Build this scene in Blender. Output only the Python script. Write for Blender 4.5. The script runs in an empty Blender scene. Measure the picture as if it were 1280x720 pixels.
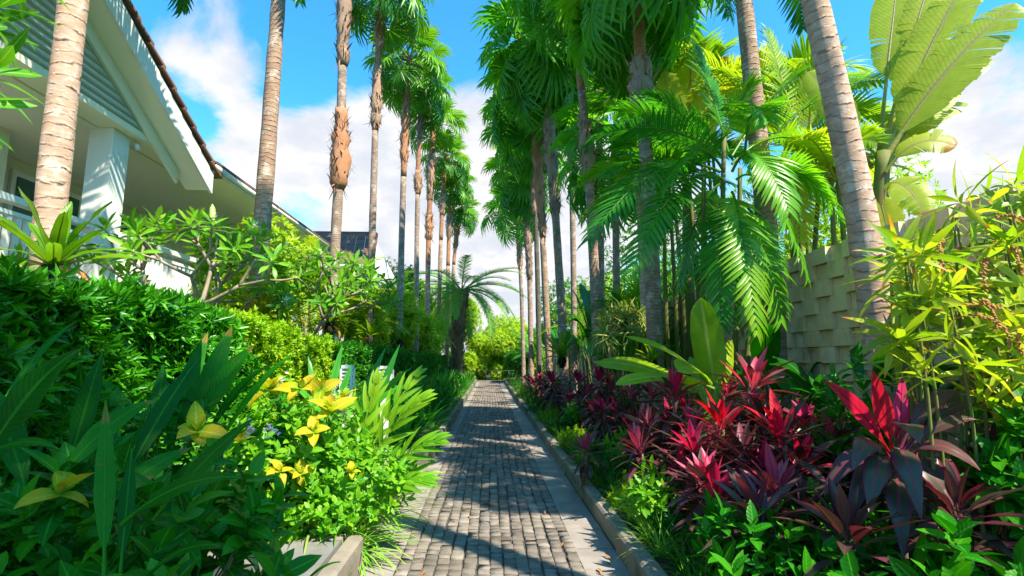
import bpy, math, random
import numpy as np
from mathutils import Vector, Matrix, Euler

rng = np.random.default_rng(11)
random.seed(11)
PI = math.pi
rad = math.radians
scene = bpy.context.scene
C = scene.collection
A = lambda *v: np.array(v, float)
U = lambda a, b, n=None: rng.uniform(a, b, n)

# ------------------------------------------------------------------ camera
CAM = A(0, 0, 1.6)
cd = bpy.data.cameras.new("camera")
cam = bpy.data.objects.new("camera", cd)
C.objects.link(cam)
cam.location = CAM
cam.rotation_euler = (rad(98.0), 0, rad(-2.48))
cd.lens = 18.0
cd.sensor_width = 36.0
cd.clip_start = 0.05
cd.clip_end = 2000
scene.camera = cam
RM = np.array(Euler((rad(98.0), 0, rad(-2.48))).to_matrix())


def ray(px, py):
    return RM @ A((px - 640) / 640, (360 - py) / 640, -1.0)


def at(px, py, Y):
    d = ray(px, py)
    return CAM + d * (Y / d[1])


def atZ(px, py, z):
    d = ray(px, py)
    return CAM + d * ((z - 1.6) / d[2])


# ------------------------------------------------------------------ objects
def tag(o, label=None, cat=None, group=None, kind=None):
    if label: o['label'] = label
    if cat: o['category'] = cat
    if group: o['group'] = group
    if kind: o['kind'] = kind
    return o


def thing(name, label, cat, loc=(0, 0, 0), group=None):
    o = bpy.data.objects.new(name, None)
    C.objects.link(o)
    o.location = [float(v) for v in loc]
    o.empty_display_size = 0.1
    return tag(o, label, cat, group)


def wloc(o):
    p = np.zeros(3)
    while o is not None:
        p += np.array(o.location)
        o = o.parent
    return p


def copy_tree(o, parent=None):
    c = o.copy()
    C.objects.link(c)
    c.parent = parent
    for ch in list(o.children):
        copy_tree(ch, c)
    return c


class MB:
    """collects vertices, faces and a per-vertex (along, across, random) attribute"""

    def __init__(s):
        s.v, s.q, s.t, s.a, s.n = [], [], [], [], 0
        s.flat = False

    def add(s, v, quads=None, tris=None, attr=None):
        v = np.asarray(v, float).reshape(-1, 3)
        if attr is None: attr = np.zeros((len(v), 3))
        attr = np.asarray(attr, float).reshape(-1, 3)
        s.v.append(v); s.a.append(attr)
        if quads is not None and len(quads): s.q.append(np.asarray(quads, int).reshape(-1, 4) + s.n)
        if tris is not None and len(tris): s.t.append(np.asarray(tris, int).reshape(-1, 3) + s.n)
        s.n += len(v)

    def join(s, o, M=None, off=None):
        if not o.v: return
        v = np.concatenate(o.v)
        if M is not None: v = v @ np.asarray(M).T
        if off is not None: v = v + off
        s.add(v, np.concatenate(o.q) if o.q else None, np.concatenate(o.t) if o.t else None, np.concatenate(o.a))

    def box(s, lo, hi, M=None, off=None):
        x0, y0, z0 = lo; x1, y1, z1 = hi; s.flat = True
        v = A(*[(x, y, z) for z in (z0, z1) for y in (y0, y1) for x in (x0, x1)])
        if M is not None: v = v @ np.asarray(M).T
        if off is not None: v = v + off
        s.add(v, [(0, 2, 3, 1), (4, 5, 7, 6), (0, 1, 5, 4), (2, 6, 7, 3), (0, 4, 6, 2), (1, 3, 7, 5)])

    def poly_prism(s, pts_a, pts_b):
        n = len(pts_a); s.flat = True
        v = np.concatenate([pts_a, pts_b])
        q = [(i, (i + 1) % n, n + (i + 1) % n, n + i) for i in range(n)]
        t = [(0, i + 1, i) for i in range(1, n - 1)] + [(n, n + i, n + i + 1) for i in range(1, n - 1)]
        s.add(v, q, t)

    def tube(s, pts, r, k=8, cap=True, rnd=0.0, metres=True, bump=0.0):
        pts = np.asarray(pts, float); n = len(pts)
        r = np.broadcast_to(np.asarray(r, float), (n,))
        tan = np.gradient(pts, axis=0)
        tan /= np.linalg.norm(tan, axis=1)[:, None] + 1e-9
        ref = A(0, 1, 0.01) if abs(tan[0][2]) > .6 else A(0, 0, 1)
        sd = np.cross(tan, ref); sd /= np.linalg.norm(sd, axis=1)[:, None] + 1e-9
        up = np.cross(sd, tan)
        a = np.arange(k) * 2 * PI / k
        rr = r[:, None] * np.ones((n, k))
        if bump: rr = rr * (1 + rng.normal(0, bump, (n, k)))
        v = pts[:, None] + rr[..., None] * (np.cos(a)[None, :, None] * sd[:, None] + np.sin(a)[None, :, None] * up[:, None])
        L = np.concatenate([[0], np.cumsum(np.linalg.norm(np.diff(pts, axis=0), axis=1))])
        if not metres: L = L / max(L[-1], 1e-6)
        at_ = np.stack([np.repeat(L, k), np.zeros(n * k), np.full(n * k, rnd)], 1)
        i = np.arange(n - 1)[:, None] * k; j = np.arange(k)[None]; j2 = (j + 1) % k
        q = np.stack([i + j, i + j2, i + k + j2, i + k + j], -1).reshape(-1, 4)
        t = []
        if cap:
            t = [(0, m + 1, m) for m in range(1, k - 1)] + [((n - 1) * k, (n - 1) * k + m, (n - 1) * k + m + 1) for m in range(1, k - 1)]
        s.add(v, q, t, at_)

    def build(s, name, mat, parent=None, smooth=False):
        me = bpy.data.meshes.new(name)
        v = np.concatenate(s.v) if s.v else np.zeros((0, 3))
        if parent is not None: v = v - wloc(parent)
        q = np.concatenate(s.q) if s.q else np.zeros((0, 4), int)
        t = np.concatenate(s.t) if s.t else np.zeros((0, 3), int)
        me.vertices.add(len(v)); me.vertices.foreach_set('co', v.astype(np.float32).ravel())
        loops = np.concatenate([q.ravel(), t.ravel()]).astype(np.int32)
        me.loops.add(len(loops)); me.loops.foreach_set('vertex_index', loops)
        st = np.concatenate([np.arange(len(q)) * 4, len(q) * 4 + np.arange(len(t)) * 3]).astype(np.int32)
        me.polygons.add(len(st)); me.polygons.foreach_set('loop_start', st)
        me.update(calc_edges=True)
        me.polygons.foreach_set('use_smooth', np.full(len(st), smooth or not s.flat))
        at_ = me.attributes.new('lf', 'FLOAT_VECTOR', 'POINT')
        at_.data.foreach_set('vector', np.concatenate(s.a).astype(np.float32).ravel())
        me.materials.append(mat)
        o = bpy.data.objects.new(name, me)
        C.objects.link(o)
        if parent is not None: o.parent = parent
        return o


# ------------------------------------------------------------------ leaves
PROF = {
    'lance': ([0, .12, .35, .6, .85, 1], [.12, .55, 1, .85, .38, .03]),
    'ovate': ([0, .1, .35, .6, .85, 1], [.1, .7, 1, .85, .42, .03]),
    'obov': ([0, .15, .4, .65, .88, 1], [.1, .35, .8, 1, .6, .05]),
    'strap': ([0, .15, .5, .8, .93, 1], [.5, .85, 1, .75, .4, .03]),
    'blade': ([0, .15, .5, .8, 1], [.7, 1, .85, .5, .03]),
    'paddle': ([0, .04, .12, .3, .6, .85, .95, 1], [.05, .35, .75, 1, 1, .75, .45, .05]),
    'petiol': ([0, .25, .3, .45, .6, .85, 1], [.1, .1, .45, .95, 1, .5, .03]),
}


def nrmz(v):
    v = np.asarray(v, float)
    return v / (np.linalg.norm(v, axis=-1, keepdims=True) + 1e-9)


def frame(d, up):
    d = nrmz(d)
    up = np.broadcast_to(np.asarray(up, float), d.shape)
    n = up - (up * d).sum(-1, keepdims=True) * d
    bad = np.linalg.norm(n, axis=-1) < 1e-3
    if bad.any():
        alt = np.broadcast_to(A(.3, .8, .1), d.shape)
        n2 = alt - (alt * d).sum(-1, keepdims=True) * d
        n = np.where(bad[:, None], n2, n)
    n = nrmz(n)
    return d, n, np.cross(d, n)


def leaves(mb, base, d, up, L, W, droop=0.3, prof='lance', nseg=4, fold=.25, wave=0.0, rnd=None, tips=None):
    base = np.atleast_2d(np.asarray(base, float)); N = len(base)
    d = np.broadcast_to(np.atleast_2d(d), (N, 3)); d, n, s = frame(d, up)
    L = np.broadcast_to(np.asarray(L, float), (N,)); W = np.broadcast_to(np.asarray(W, float), (N,))
    dr = np.broadcast_to(np.asarray(droop, float), (N,)).copy()
    dr[np.abs(dr) < 1e-3] = 1e-3
    if rnd is None: rnd = U(0, 1, N)
    rnd = np.broadcast_to(np.asarray(rnd, float), (N,))
    t = np.linspace(0, 1, nseg + 1)
    a = dr[:, None] * t
    sp = base[:, None] + L[:, None, None] * (d[:, None] * (np.sin(a) / dr[:, None])[..., None] - n[:, None] * ((1 - np.cos(a)) / dr[:, None])[..., None])
    nt = n[:, None] * np.cos(a)[..., None] + d[:, None] * np.sin(a)[..., None]
    w = W[:, None] / 2 * np.interp(t, *PROF[prof])
    e = (w * math.cos(fold))[..., None] * s[:, None]
    wv1 = wave * W[:, None] * rng.normal(0, 1, (N, nseg + 1)) if wave else 0
    wv2 = wave * W[:, None] * rng.normal(0, 1, (N, nseg + 1)) if wave else 0
    l = sp + e + nt * (w * math.sin(fold) + wv1)[..., None]
    r = sp - e + nt * (w * math.sin(fold) + wv2)[..., None]
    v = np.stack([l, sp, r], 2)
    at_ = np.zeros((N, nseg + 1, 3, 3))
    at_[..., 0] = t[None, :, None]; at_[:, :, 0, 1] = 1; at_[:, :, 2, 1] = -1; at_[..., 2] = rnd[:, None, None]
    k = (nseg + 1) * 3
    q0 = np.array([[(3 * i, 3 * i + 1, 3 * i + 4, 3 * i + 3), (3 * i + 1, 3 * i + 2, 3 * i + 5, 3 * i + 4)] for i in range(nseg)]).reshape(-1, 4)
    q = (np.arange(N)[:, None, None] * k + q0[None]).reshape(-1, 4)
    mb.add(v, q, None, at_)


def tiny(mb, base, d, up, L, W, fold=.3, rnd=None):
    base = np.atleast_2d(np.asarray(base, float)); N = len(base)
    d, n, s = frame(np.broadcast_to(d, (N, 3)), up)
    L = np.broadcast_to(np.asarray(L, float), (N,))[:, None]; W = np.broadcast_to(np.asarray(W, float), (N,))[:, None]
    if rnd is None: rnd = U(0, 1, N)
    m = base + d * L * .45
    l = m + s * W / 2 + n * W * fold / 2; r = m - s * W / 2 + n * W * fold / 2
    tip = base + d * L - n * L * .12
    v = np.stack([base, l, tip, r, ], 1)
    at_ = np.zeros((N, 4, 3)); at_[:, :, 0] = A(0, .5, 1, .5); at_[:, 1, 1] = 1; at_[:, 3, 1] = -1; at_[:, :, 2] = np.asarray(rnd)[:, None]
    k = np.arange(N)[:, None] * 4
    t = np.concatenate([k + np.array([0, 2, 1]), k + np.array([0, 3, 2])])
    mb.add(v, None, t, at_)


def perp(a):
    a = nrmz(a)
    ref = np.where(np.abs(a[..., 2:3]) > .9, A(1, 0, 0), A(0, 0, 1))
    p = nrmz(np.cross(a, ref))
    return p, np.cross(a, p)


def rosettes(mb, c, ax, m, L, W, t0, t1, d0, d1, prof='lance', nseg=4, fold=.25, up0=0.0, jit=.12, rr=(0, 1), Lp=(1, 1), wave=0.0):
    """m leaves round every centre c with axis ax; tilt from the axis runs t0 (inner) to t1 (outer)"""
    c = np.atleast_2d(np.asarray(c, float)); K = len(c)
    ax = nrmz(np.broadcast_to(np.atleast_2d(np.asarray(ax, float)), (K, 3)))
    p1, p2 = perp(ax)
    L = np.broadcast_to(np.asarray(L, float), (K,)); W = np.broadcast_to(np.asarray(W, float), (K,))
    f = (np.arange(m) + .5) / m
    tilt = t0 + (t1 - t0) * f + rng.normal(0, jit, (K, m))
    az = np.arange(m) * 2.39996 + U(0, 6.3, (K, 1)) + rng.normal(0, .15, (K, m))
    pr = p1[:, None] * np.cos(az)[..., None] + p2[:, None] * np.sin(az)[..., None]
    d = ax[:, None] * np.cos(tilt)[..., None] + pr * np.sin(tilt)[..., None]
    b = c[:, None] + ax[:, None] * ((.5 - f) * up0)[None, :, None] * np.ones((K, 1, 1))
    sc = (Lp[0] + (Lp[1] - Lp[0]) * f)[None] * U(.8, 1.15, (K, m))
    upv = np.broadcast_to(ax[:, None], d.shape).reshape(-1, 3)
    leaves(mb, b.reshape(-1, 3), d.reshape(-1, 3), upv, (L[:, None] * sc).ravel(), (W[:, None] * sc ** .6).ravel(),
           (d0 + (d1 - d0) * f[None] + rng.normal(0, .12, (K, m))).ravel(), prof, nseg, fold, wave, U(rr[0], rr[1], K * m))


def curve(p0, d, up, L, droop, n=10):
    d, nn, s = frame(np.atleast_2d(d), up)
    t = np.linspace(0, 1, n); dr = droop if abs(droop) > 1e-3 else 1e-3
    return np.asarray(p0) + L * (d[0] * (np.sin(dr * t) / dr)[:, None] - nn[0] * ((1 - np.cos(dr * t)) / dr)[:, None])


def frond(mb, p0, d, up, L, droop, npair=34, ll=.45, lw=.045, start=.12, vang=.35, ldroop=.5, roll=0, rnd=None, dens=1, nseg=3, phi0=1.25, phi1=.5, rr=.012):
    """feather frond: a rachis with two rows of leaflets"""
    n = 24
    pts = curve(p0, d, up, L, droop, n)
    mb.tube(pts, np.linspace(rr * 1.6, rr * .25, n), 4, False, rnd=.5, metres=False)
    t = np.linspace(start, .995, npair)
    P = np.stack([np.interp(t, np.linspace(0, 1, n), pts[:, i]) for i in range(3)], 1)
    tg = nrmz(np.stack([np.interp(t, np.linspace(0, 1, n), np.gradient(pts, axis=0)[:, i]) for i in range(3)], 1))
    _, nn, sd = frame(tg, up)
    if roll:
        nn, sd = nn * math.cos(roll) + sd * math.sin(roll), sd * math.cos(roll) - nn * math.sin(roll)
    u = (t - start) / (1 - start)
    phi = (phi0 + (phi1 - phi0) * u)
    ln = ll * np.interp(u, [0, .15, .5, .85, 1], [.55, .9, 1, .7, .35])
    r0 = U(0, 1) if rnd is None else rnd
    for sg in (1, -1):
        va = vang + rng.normal(0, .08, npair)
        dd = tg * np.cos(phi)[:, None] + (sd * sg * np.cos(va)[:, None] + nn * np.sin(va)[:, None]) * np.sin(phi + rng.normal(0, .06, npair))[:, None]
        leaves(mb, P, dd, nn, ln * U(.9, 1.1, npair), lw, ldroop + rng.normal(0, .15, npair), 'blade', nseg, .3, 0, np.clip(r0 + rng.normal(0, .1, npair), 0, 1))


def fan(mb, p0, d, up, Rb=.6, nb=24, rnd=.5, droop=.5, span=2.5):
    """one palmate blade: pleated segments joined near the petiole, free and drooping at their tips"""
    d, n, s = frame(np.atleast_2d(d), up); d, n, s = d[0], n[0], s[0]
    a = np.linspace(-span, span, nb) + rng.normal(0, .03, nb)
    da = 2 * span / nb
    R = Rb * (1 - .22 * (np.abs(a) / span) ** 2) * U(.93, 1.05, nb)
    rs = A(.05, .56, .8, 1.0)
    hw = np.stack([np.full(nb, .05 * Rb * da * .6), .56 * R * da * .55, .8 * R * da * .3, np.full(nb, .004)], 1)
    dirv = d * np.cos(a)[:, None] + s * np.sin(a)[:, None]
    tan_ = -d * np.sin(a)[:, None] + s * np.cos(a)[:, None]
    v = np.zeros((nb, 4, 3, 3)); at_ = np.zeros((nb, 4, 3, 3))
    cup = .25 * (np.abs(a) / span)
    for j in range(4):
        rj = rs[j] * R
        z = cup * rj - droop * Rb * (rs[j] ** 3.0) * U(.5, 1.2, nb) * .8
        z = z - (.45 * rs[j] ** 2 * Rb * droop * np.cos(a) * .5)
        c = p0 + dirv * rj[:, None] + n * z[:, None]
        if j == 3: c = c - A(0, 0, 1) * (droop * .12 * Rb * U(0, 1.5, nb))[:, None]
        v[:, j, 1] = c - n * (hw[:, j] * .55)[:, None]
        v[:, j, 0] = c + tan_ * hw[:, j][:, None] + n * (hw[:, j] * .3)[:, None]
        v[:, j, 2] = c - tan_ * hw[:, j][:, None] + n * (hw[:, j] * .3)[:, None]
        at_[:, j, :, 0] = rs[j]
    at_[:, :, 0, 1] = 1; at_[:, :, 2, 1] = -1; at_[..., 2] = rnd
    k = 12
    q0 = np.array([[(3 * i, 3 * i + 1, 3 * i + 4, 3 * i + 3), (3 * i + 1, 3 * i + 2, 3 * i + 5, 3 * i + 4)] for i in range(3)]).reshape(-1, 4)
    q = (np.arange(nb)[:, None, None] * k + q0[None]).reshape(-1, 4)
    mb.add(v, q, None, at_)


# ------------------------------------------------------------------ materials
def new_mat(name):
    m = bpy.data.materials.new(name); m.use_nodes = True
    nt = m.node_tree; nt.nodes.clear()
    out = nt.nodes.new('ShaderNodeOutputMaterial')
    return m, nt, out


class NT:
    def __init__(s, nt): s.nt = nt

    def n(s, typ, **kw):
        x = s.nt.nodes.new('ShaderNode' + typ)
        for k, v in kw.items(): setattr(x, k, v)
        return x

    def set(s, inp, v):
        if isinstance(v, bpy.types.NodeSocket): s.nt.links.new(v, inp)
        else: inp.default_value = v

    def math(s, op, a, b=0.0, clamp=False):
        x = s.n('Math', operation=op, use_clamp=clamp); s.set(x.inputs[0], a); s.set(x.inputs[1], b); return x.outputs[0]

    def mix(s, f, a, b, blend='MIX'):
        x = s.n('Mix', data_type='RGBA', blend_type=blend); s.set(x.inputs[0], f)
        s.set(x.inputs[6], a if isinstance(a, bpy.types.NodeSocket) else (*a, 1)); s.set(x.inputs[7], b if isinstance(b, bpy.types.NodeSocket) else (*b, 1))
        return x.outputs[2]

    def ramp(s, f, stops, interp='LINEAR'):
        x = s.n('ValToRGB'); x.color_ramp.interpolation = interp
        e = x.color_ramp.elements
        while len(e) < len(stops): e.new(.5)
        for i, (p, c) in enumerate(stops):
            e[i].position = p; e[i].color = (*c, 1) if len(c) == 3 else c
        s.set(x.inputs[0], f); return x.outputs[0]

    def noise(s, vec, scale, detail=3, rough=.55, dist=0.0):
        x = s.n('TexNoise'); s.set(x.inputs['Scale'], scale); x.inputs['Detail'].default_value = detail
        x.inputs['Roughness'].default_value = rough; x.inputs['Distortion'].default_value = dist
        if vec is not None: s.set(x.inputs['Vector'], vec)
        return x.outputs[0]

    def smooth(s, v, a, b):
        x = s.n('MapRange', interpolation_type='SMOOTHSTEP'); s.set(x.inputs[0], v); x.inputs[1].default_value = a; x.inputs[2].default_value = b
        return x.outputs[0]


def leaf_mat(name, cols, rib=None, tip=None, tip0=.75, edge=None, trans=.35, rough=.42, vein=0, spec=.35, tboost=(1.5, 1.5, .5), base=None, spots=0):
    m, nt, out = new_mat(name); g = NT(nt)
    at_ = g.n('Attribute', attribute_name='lf')
    sx = g.n('SeparateXYZ'); nt.links.new(at_.outputs['Vector'], sx.inputs[0])
    t, s, r = sx.outputs
    obj = g.n('ObjectInfo')
    tc = g.n('TexCoord')
    r2 = g.math('ADD', g.math('MULTIPLY', r, .8), g.math('MULTIPLY', obj.outputs['Random'], .2))
    col = g.ramp(r2, [(i / max(1, len(cols) - 1), c) for i, c in enumerate(cols)])
    nz = g.noise(tc.outputs['Object'], 9.0, 3)
    col = g.mix(g.math('MULTIPLY', g.smooth(nz, .35, .75), .35), col, g.mix(1, col, (.55, .6, .5), 'MULTIPLY'))
    if spots:
        sp_ = g.math('MULTIPLY', g.smooth(g.noise(tc.outputs['Object'], 38.0, 3, .6), .62, .7), g.math('MULTIPLY', g.smooth(r, .35, .8), spots))
        col = g.mix(sp_, col, (.2, .12, .03))
    sa = g.math('ABSOLUTE', s)
    if edge: col = g.mix(g.smooth(sa, .55, 1.0), col, edge)
    if base: col = g.mix(g.math('SUBTRACT', 1.0, g.smooth(t, 0.0, .5)), col, base)
    if tip: col = g.mix(g.smooth(g.math('ADD', t, g.math('MULTIPLY', g.math('SUBTRACT', r, .5), .35)), tip0, 1.0), col, tip)
    if rib: col = g.mix(g.math('SUBTRACT', 1.0, g.smooth(sa, .04, .16)), col, rib)
    bs = g.n('BsdfPrincipled')
    if vein:
        w = g.math('SINE', g.math('MULTIPLY', g.math('SUBTRACT', t, g.math('MULTIPLY', sa, .12)), vein))
        col = g.mix(g.math('MULTIPLY', g.smooth(w, .2, 1), .1), col, g.mix(1, col, (.45, .5, .4), 'MULTIPLY'))
        bm = g.n('Bump'); bm.inputs['Strength'].default_value = .12; bm.inputs['Distance'].default_value = .004
        g.set(bm.inputs['Height'], w); nt.links.new(bm.outputs[0], bs.inputs['Normal'])
    g.set(bs.inputs['Base Color'], col); bs.inputs['Roughness'].default_value = rough
    bs.inputs['Specular IOR Level'].default_value = spec
    tr = g.n('BsdfTranslucent'); g.set(tr.inputs['Color'], g.mix(1, col, tboost, 'MULTIPLY'))
    mx = g.n('MixShader'); mx.inputs[0].default_value = trans
    nt.links.new(bs.outputs[0], mx.inputs[1]); nt.links.new(tr.outputs[0], mx.inputs[2]); nt.links.new(mx.outputs[0], out.inputs[0])
    return m


def solid_mat(name, c1, c2=None, scale=6.0, rough=.8, bump=.2, bscale=40, spec=.3, streak=None, detail=5, dist=.01, grime=None):
    m, nt, out = new_mat(name); g = NT(nt)
    tc = g.n('TexCoord'); vec = tc.outputs['Object']
    if streak:
        mp = g.n('Mapping'); mp.inputs['Scale'].default_value = streak; nt.links.new(vec, mp.inputs[0]); vec = mp.outputs[0]
    nz = g.noise(vec, scale, detail, .6)
    col = g.mix(g.smooth(nz, .3, .7), c1, c2 or tuple(x * .75 for x in c1))
    if grime:
        col = g.mix(g.math('MULTIPLY', g.smooth(g.noise(tc.outputs['Object'], grime[1], 6, .65), .5, .72), grime[2]), col, grime[0])
    bs = g.n('BsdfPrincipled'); g.set(bs.inputs['Base Color'], col); bs.inputs['Roughness'].default_value = rough
    bs.inputs['Specular IOR Level'].default_value = spec
    if bump:
        b = g.n('Bump'); b.inputs['Strength'].default_value = bump; b.inputs['Distance'].default_value = dist
        g.set(b.inputs['Height'], g.noise(vec, bscale, 4, .6)); nt.links.new(b.outputs[0], bs.inputs['Normal'])
    nt.links.new(bs.outputs[0], out.inputs[0])
    return m


def trunk_mat(name, c1, c2, ring, ringcol, spacing=.09, rb=.5, lichen=(.55, .5, .44)):
    m, nt, out = new_mat(name); g = NT(nt)
    at_ = g.n('Attribute', attribute_name='lf'); sx = g.n('SeparateXYZ'); nt.links.new(at_.outputs['Vector'], sx.inputs[0])
    t = sx.outputs[0]
    tc = g.n('TexCoord')
    mp = g.n('Mapping'); mp.inputs['Scale'].default_value = (1, 1, 5); nt.links.new(tc.outputs['Object'], mp.inputs[0])
    n1 = g.noise(mp.outputs[0], 5, 5, .65); n2 = g.noise(tc.outputs['Object'], 3.0, 4, .6)
    col = g.mix(g.smooth(n1, .3, .7), c1, c2)
    col = g.mix(g.math('MULTIPLY', g.smooth(g.noise(tc.outputs['Object'], 6.5, 6, .7), .5, .64), .65), col, lichen)
    col = g.mix(g.math('MULTIPLY', g.smooth(n2, .5, .75), .5), col, ringcol)
    ph = g.math('MULTIPLY', g.math('ADD', t, g.math('ADD', g.math('MULTIPLY', g.noise(tc.outputs['Object'], 1.1, 2), spacing * 5), g.math('MULTIPLY', g.noise(tc.outputs['Object'], 7.0, 3), spacing * .9))), 1 / spacing)
    fr = g.math('FRACT', ph)
    dist = g.math('ABSOLUTE', g.math('SUBTRACT', fr, .5))
    line = g.math('MULTIPLY', g.smooth(dist, .34, .5), g.smooth(g.noise(mp.outputs[0], 9, 3), .3, .6))
    col = g.mix(g.math('MULTIPLY', line, ring), col, ringcol)
    bs = g.n('BsdfPrincipled'); g.set(bs.inputs['Base Color'], col); bs.inputs['Roughness'].default_value = .85; bs.inputs['Specular IOR Level'].default_value = .2
    b = g.n('Bump'); b.inputs['Strength'].default_value = rb; b.inputs['Distance'].default_value = .02
    h = g.math('SUBTRACT', g.math('MULTIPLY', g.noise(mp.outputs[0], 22, 4, .7), .6), line)
    g.set(b.inputs['Height'], h); nt.links.new(b.outputs[0], bs.inputs['Normal'])
    nt.links.new(bs.outputs[0], out.inputs[0])
    return m


M = {}
M['hedge'] = leaf_mat('hedge_leaf', [(.014, .11, .004), (.03, .22, .005), (.08, .36, .008), (.16, .46, .012)], trans=.3, rough=.35)
M['hedge_lime'] = leaf_mat('hedge_lime_leaf', [(.1, .3, .006), (.28, .5, .01), (.46, .6, .016)], trans=.35)
M['hedge_dark'] = leaf_mat('hedge_dark_leaf', [(.014, .12, .005), (.03, .22, .007), (.09, .36, .012)], trans=.3)
M['core'] = solid_mat('hedge_twigs', (.02, .025, .008), (.012, .02, .005), bump=0)
M['fan'] = leaf_mat('fan_palm_leaf', [(.03, .17, .012), (.08, .29, .014), (.18, .42, .02), (.3, .48, .03)], trans=.32, rough=.35, tip=(.16, .2, .04), tip0=.93)
M['fan_right'] = leaf_mat('fan_palm_deep_leaf', [(.03, .22, .035), (.08, .34, .03), (.18, .44, .02), (.36, .52, .02)], trans=.5, rough=.35, tip=(.14, .2, .04), tip0=.95)
M['petiole'] = solid_mat('petiole', (.14, .22, .04), (.3, .22, .08), bump=0, rough=.5)
M['feather'] = leaf_mat('feather_palm_leaf', [(.015, .12, .006), (.04, .22, .008), (.11, .32, .012)], trans=.38, rough=.33)
M['areca'] = leaf_mat('areca_leaf', [(.012, .15, .016), (.03, .26, .014), (.12, .4, .014), (.28, .48, .02)], trans=.42, rough=.3, rib=(.14, .3, .04))
M['sunlit_palm'] = leaf_mat('sunny_palm_leaf', [(.12, .34, .012), (.28, .44, .02), (.44, .5, .035)], trans=.48, rough=.35, rib=(.4, .42, .06))  # yellow of sunlit, backlit fronds is put into the leaf colour
M['date'] = leaf_mat('date_palm_leaf', [(.07, .27, .05), (.14, .36, .06), (.26, .44, .08)], trans=.42)
M['banana'] = leaf_mat('banana_leaf', [(.12, .32, .01), (.26, .44, .015), (.36, .5, .02)], rib=(.4, .5, .1), trans=.45, rough=.3, vein=160)
M['banana_dark'] = leaf_mat('heliconia_leaf', [(.008, .1, .01), (.015, .16, .012), (.04, .25, .012)], rib=(.06, .24, .03), trans=.35, rough=.3, vein=150)
M['traveller'] = leaf_mat('giant_banana_leaf', [(.28, .4, .03), (.42, .5, .05), (.54, .55, .07)], rib=(.42, .42, .14), tip=(.5, .26, .03), tip0=.93, trans=.5, rough=.4, vein=210)
M['strap'] = leaf_mat('strap_leaf', [(.003, .075, .003), (.006, .13, .003), (.02, .2, .004)], rib=(.03, .22, .01), trans=.28, rough=.5, vein=110, spec=.15, spots=.8, tip=(.26, .16, .03), tip0=.97)
M['crinum'] = leaf_mat('crinum_leaf', [(.012, .14, .008), (.03, .26, .01), (.1, .4, .014)], rib=(.04, .24, .02), trans=.32, rough=.3)
M['ginger'] = leaf_mat('ginger_leaf', [(.04, .22, .006), (.12, .36, .01), (.26, .46, .015)], rib=(.3, .45, .05), trans=.4, rough=.35, vein=90)
M['broad'] = leaf_mat('broad_leaf', [(.005, .1, .003), (.014, .19, .004), (.06, .32, .006)], rib=(.06, .3, .02), trans=.32, rough=.45, vein=45, spec=.2, spots=.7, tip=(.22, .15, .03), tip0=1.0)
M['lime'] = leaf_mat('lime_leaf', [(.05, .26, .008), (.13, .4, .01), (.26, .5, .015)], rib=(.2, .42, .04), trans=.38, rough=.4, vein=45)
M['gold'] = leaf_mat('golden_leaf', [(.2, .4, .01), (.42, .44, .01), (.58, .42, .01), (.6, .46, .03)], rib=(.5, .52, .08), trans=.4, rough=.5, vein=45, base=(.14, .36, .01), tip=(.5, .32, .01), tip0=.85, spec=.2)
M['grass'] = leaf_mat('lily_turf_leaf', [(.02, .15, .012), (.06, .26, .015), (.2, .4, .04)], trans=.35, rough=.4)
M['turf_pale'] = leaf_mat('pale_lily_leaf', [(.09, .32, .02), (.22, .48, .04), (.42, .56, .14)], trans=.38, rough=.4)
M['fernlet'] = leaf_mat('fine_leaf', [(.01, .12, .02), (.025, .2, .02), (.1, .34, .015)], trans=.3)
M['fern'] = leaf_mat('nest_fern_leaf', [(.05, .2, .006), (.12, .3, .01), (.26, .4, .02)], rib=(.03, .06, .01), trans=.42, rough=.35, vein=90)
M['fern_gold'] = leaf_mat('golden_fern_leaf', [(.22, .34, .01), (.4, .44, .015), (.55, .48, .03)], rib=(.2, .2, .02), trans=.42, rough=.35, vein=90)
M['fern_dead'] = leaf_mat('dead_frond', [(.3, .1, .02), (.42, .2, .06), (.2, .1, .04)], trans=.2, rough=.8)
M['frangi'] = leaf_mat('frangipani_leaf', [(.04, .22, .008), (.1, .34, .01), (.22, .46, .02)], rib=(.3, .42, .1), trans=.38, rough=.35)
M['frangi_bark'] = solid_mat('frangipani_bark', (.38, .3, .24), (.22, .17, .13), 8, bump=.3)
M['flower'] = leaf_mat('white_flower', [(.75, .7, .66), (.8, .76, .7)], trans=.3, rough=.6, base=(.75, .6, .2))
M['lilac'] = leaf_mat('lilac_flower', [(.6, .5, .62), (.72, .66, .74)], trans=.3, rough=.6)
M['cord'] = leaf_mat('cordyline_dark', [(.03, .065, .035), (.05, .06, .036), (.1, .045, .045), (.22, .045, .065)], rib=(.22, .03, .07), edge=(.13, .02, .045), trans=.2, rough=.3, tboost=(1.6, .7, .7))
M['cord_pink'] = leaf_mat('cordyline_pink', [(.5, .012, .05), (.66, .025, .13), (.74, .07, .22)], rib=(.4, .01, .05), trans=.38, rough=.32, tboost=(1.4, .6, .7), base=(.4, .02, .06))
M['cord_red'] = leaf_mat('cordyline_red', [(.6, .008, .012), (.66, .012, .03), (.7, .02, .1)], rib=(.45, .006, .02), trans=.38, rough=.32, tboost=(1.4, .5, .6), vein=60)
M['cord_rose'] = leaf_mat('cordyline_dusky', [(.34, .06, .09), (.5, .09, .16), (.58, .2, .2)], rib=(.4, .02, .09), edge=(.4, .03, .1), trans=.3, rough=.3, tboost=(1.6, .6, .7))
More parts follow.
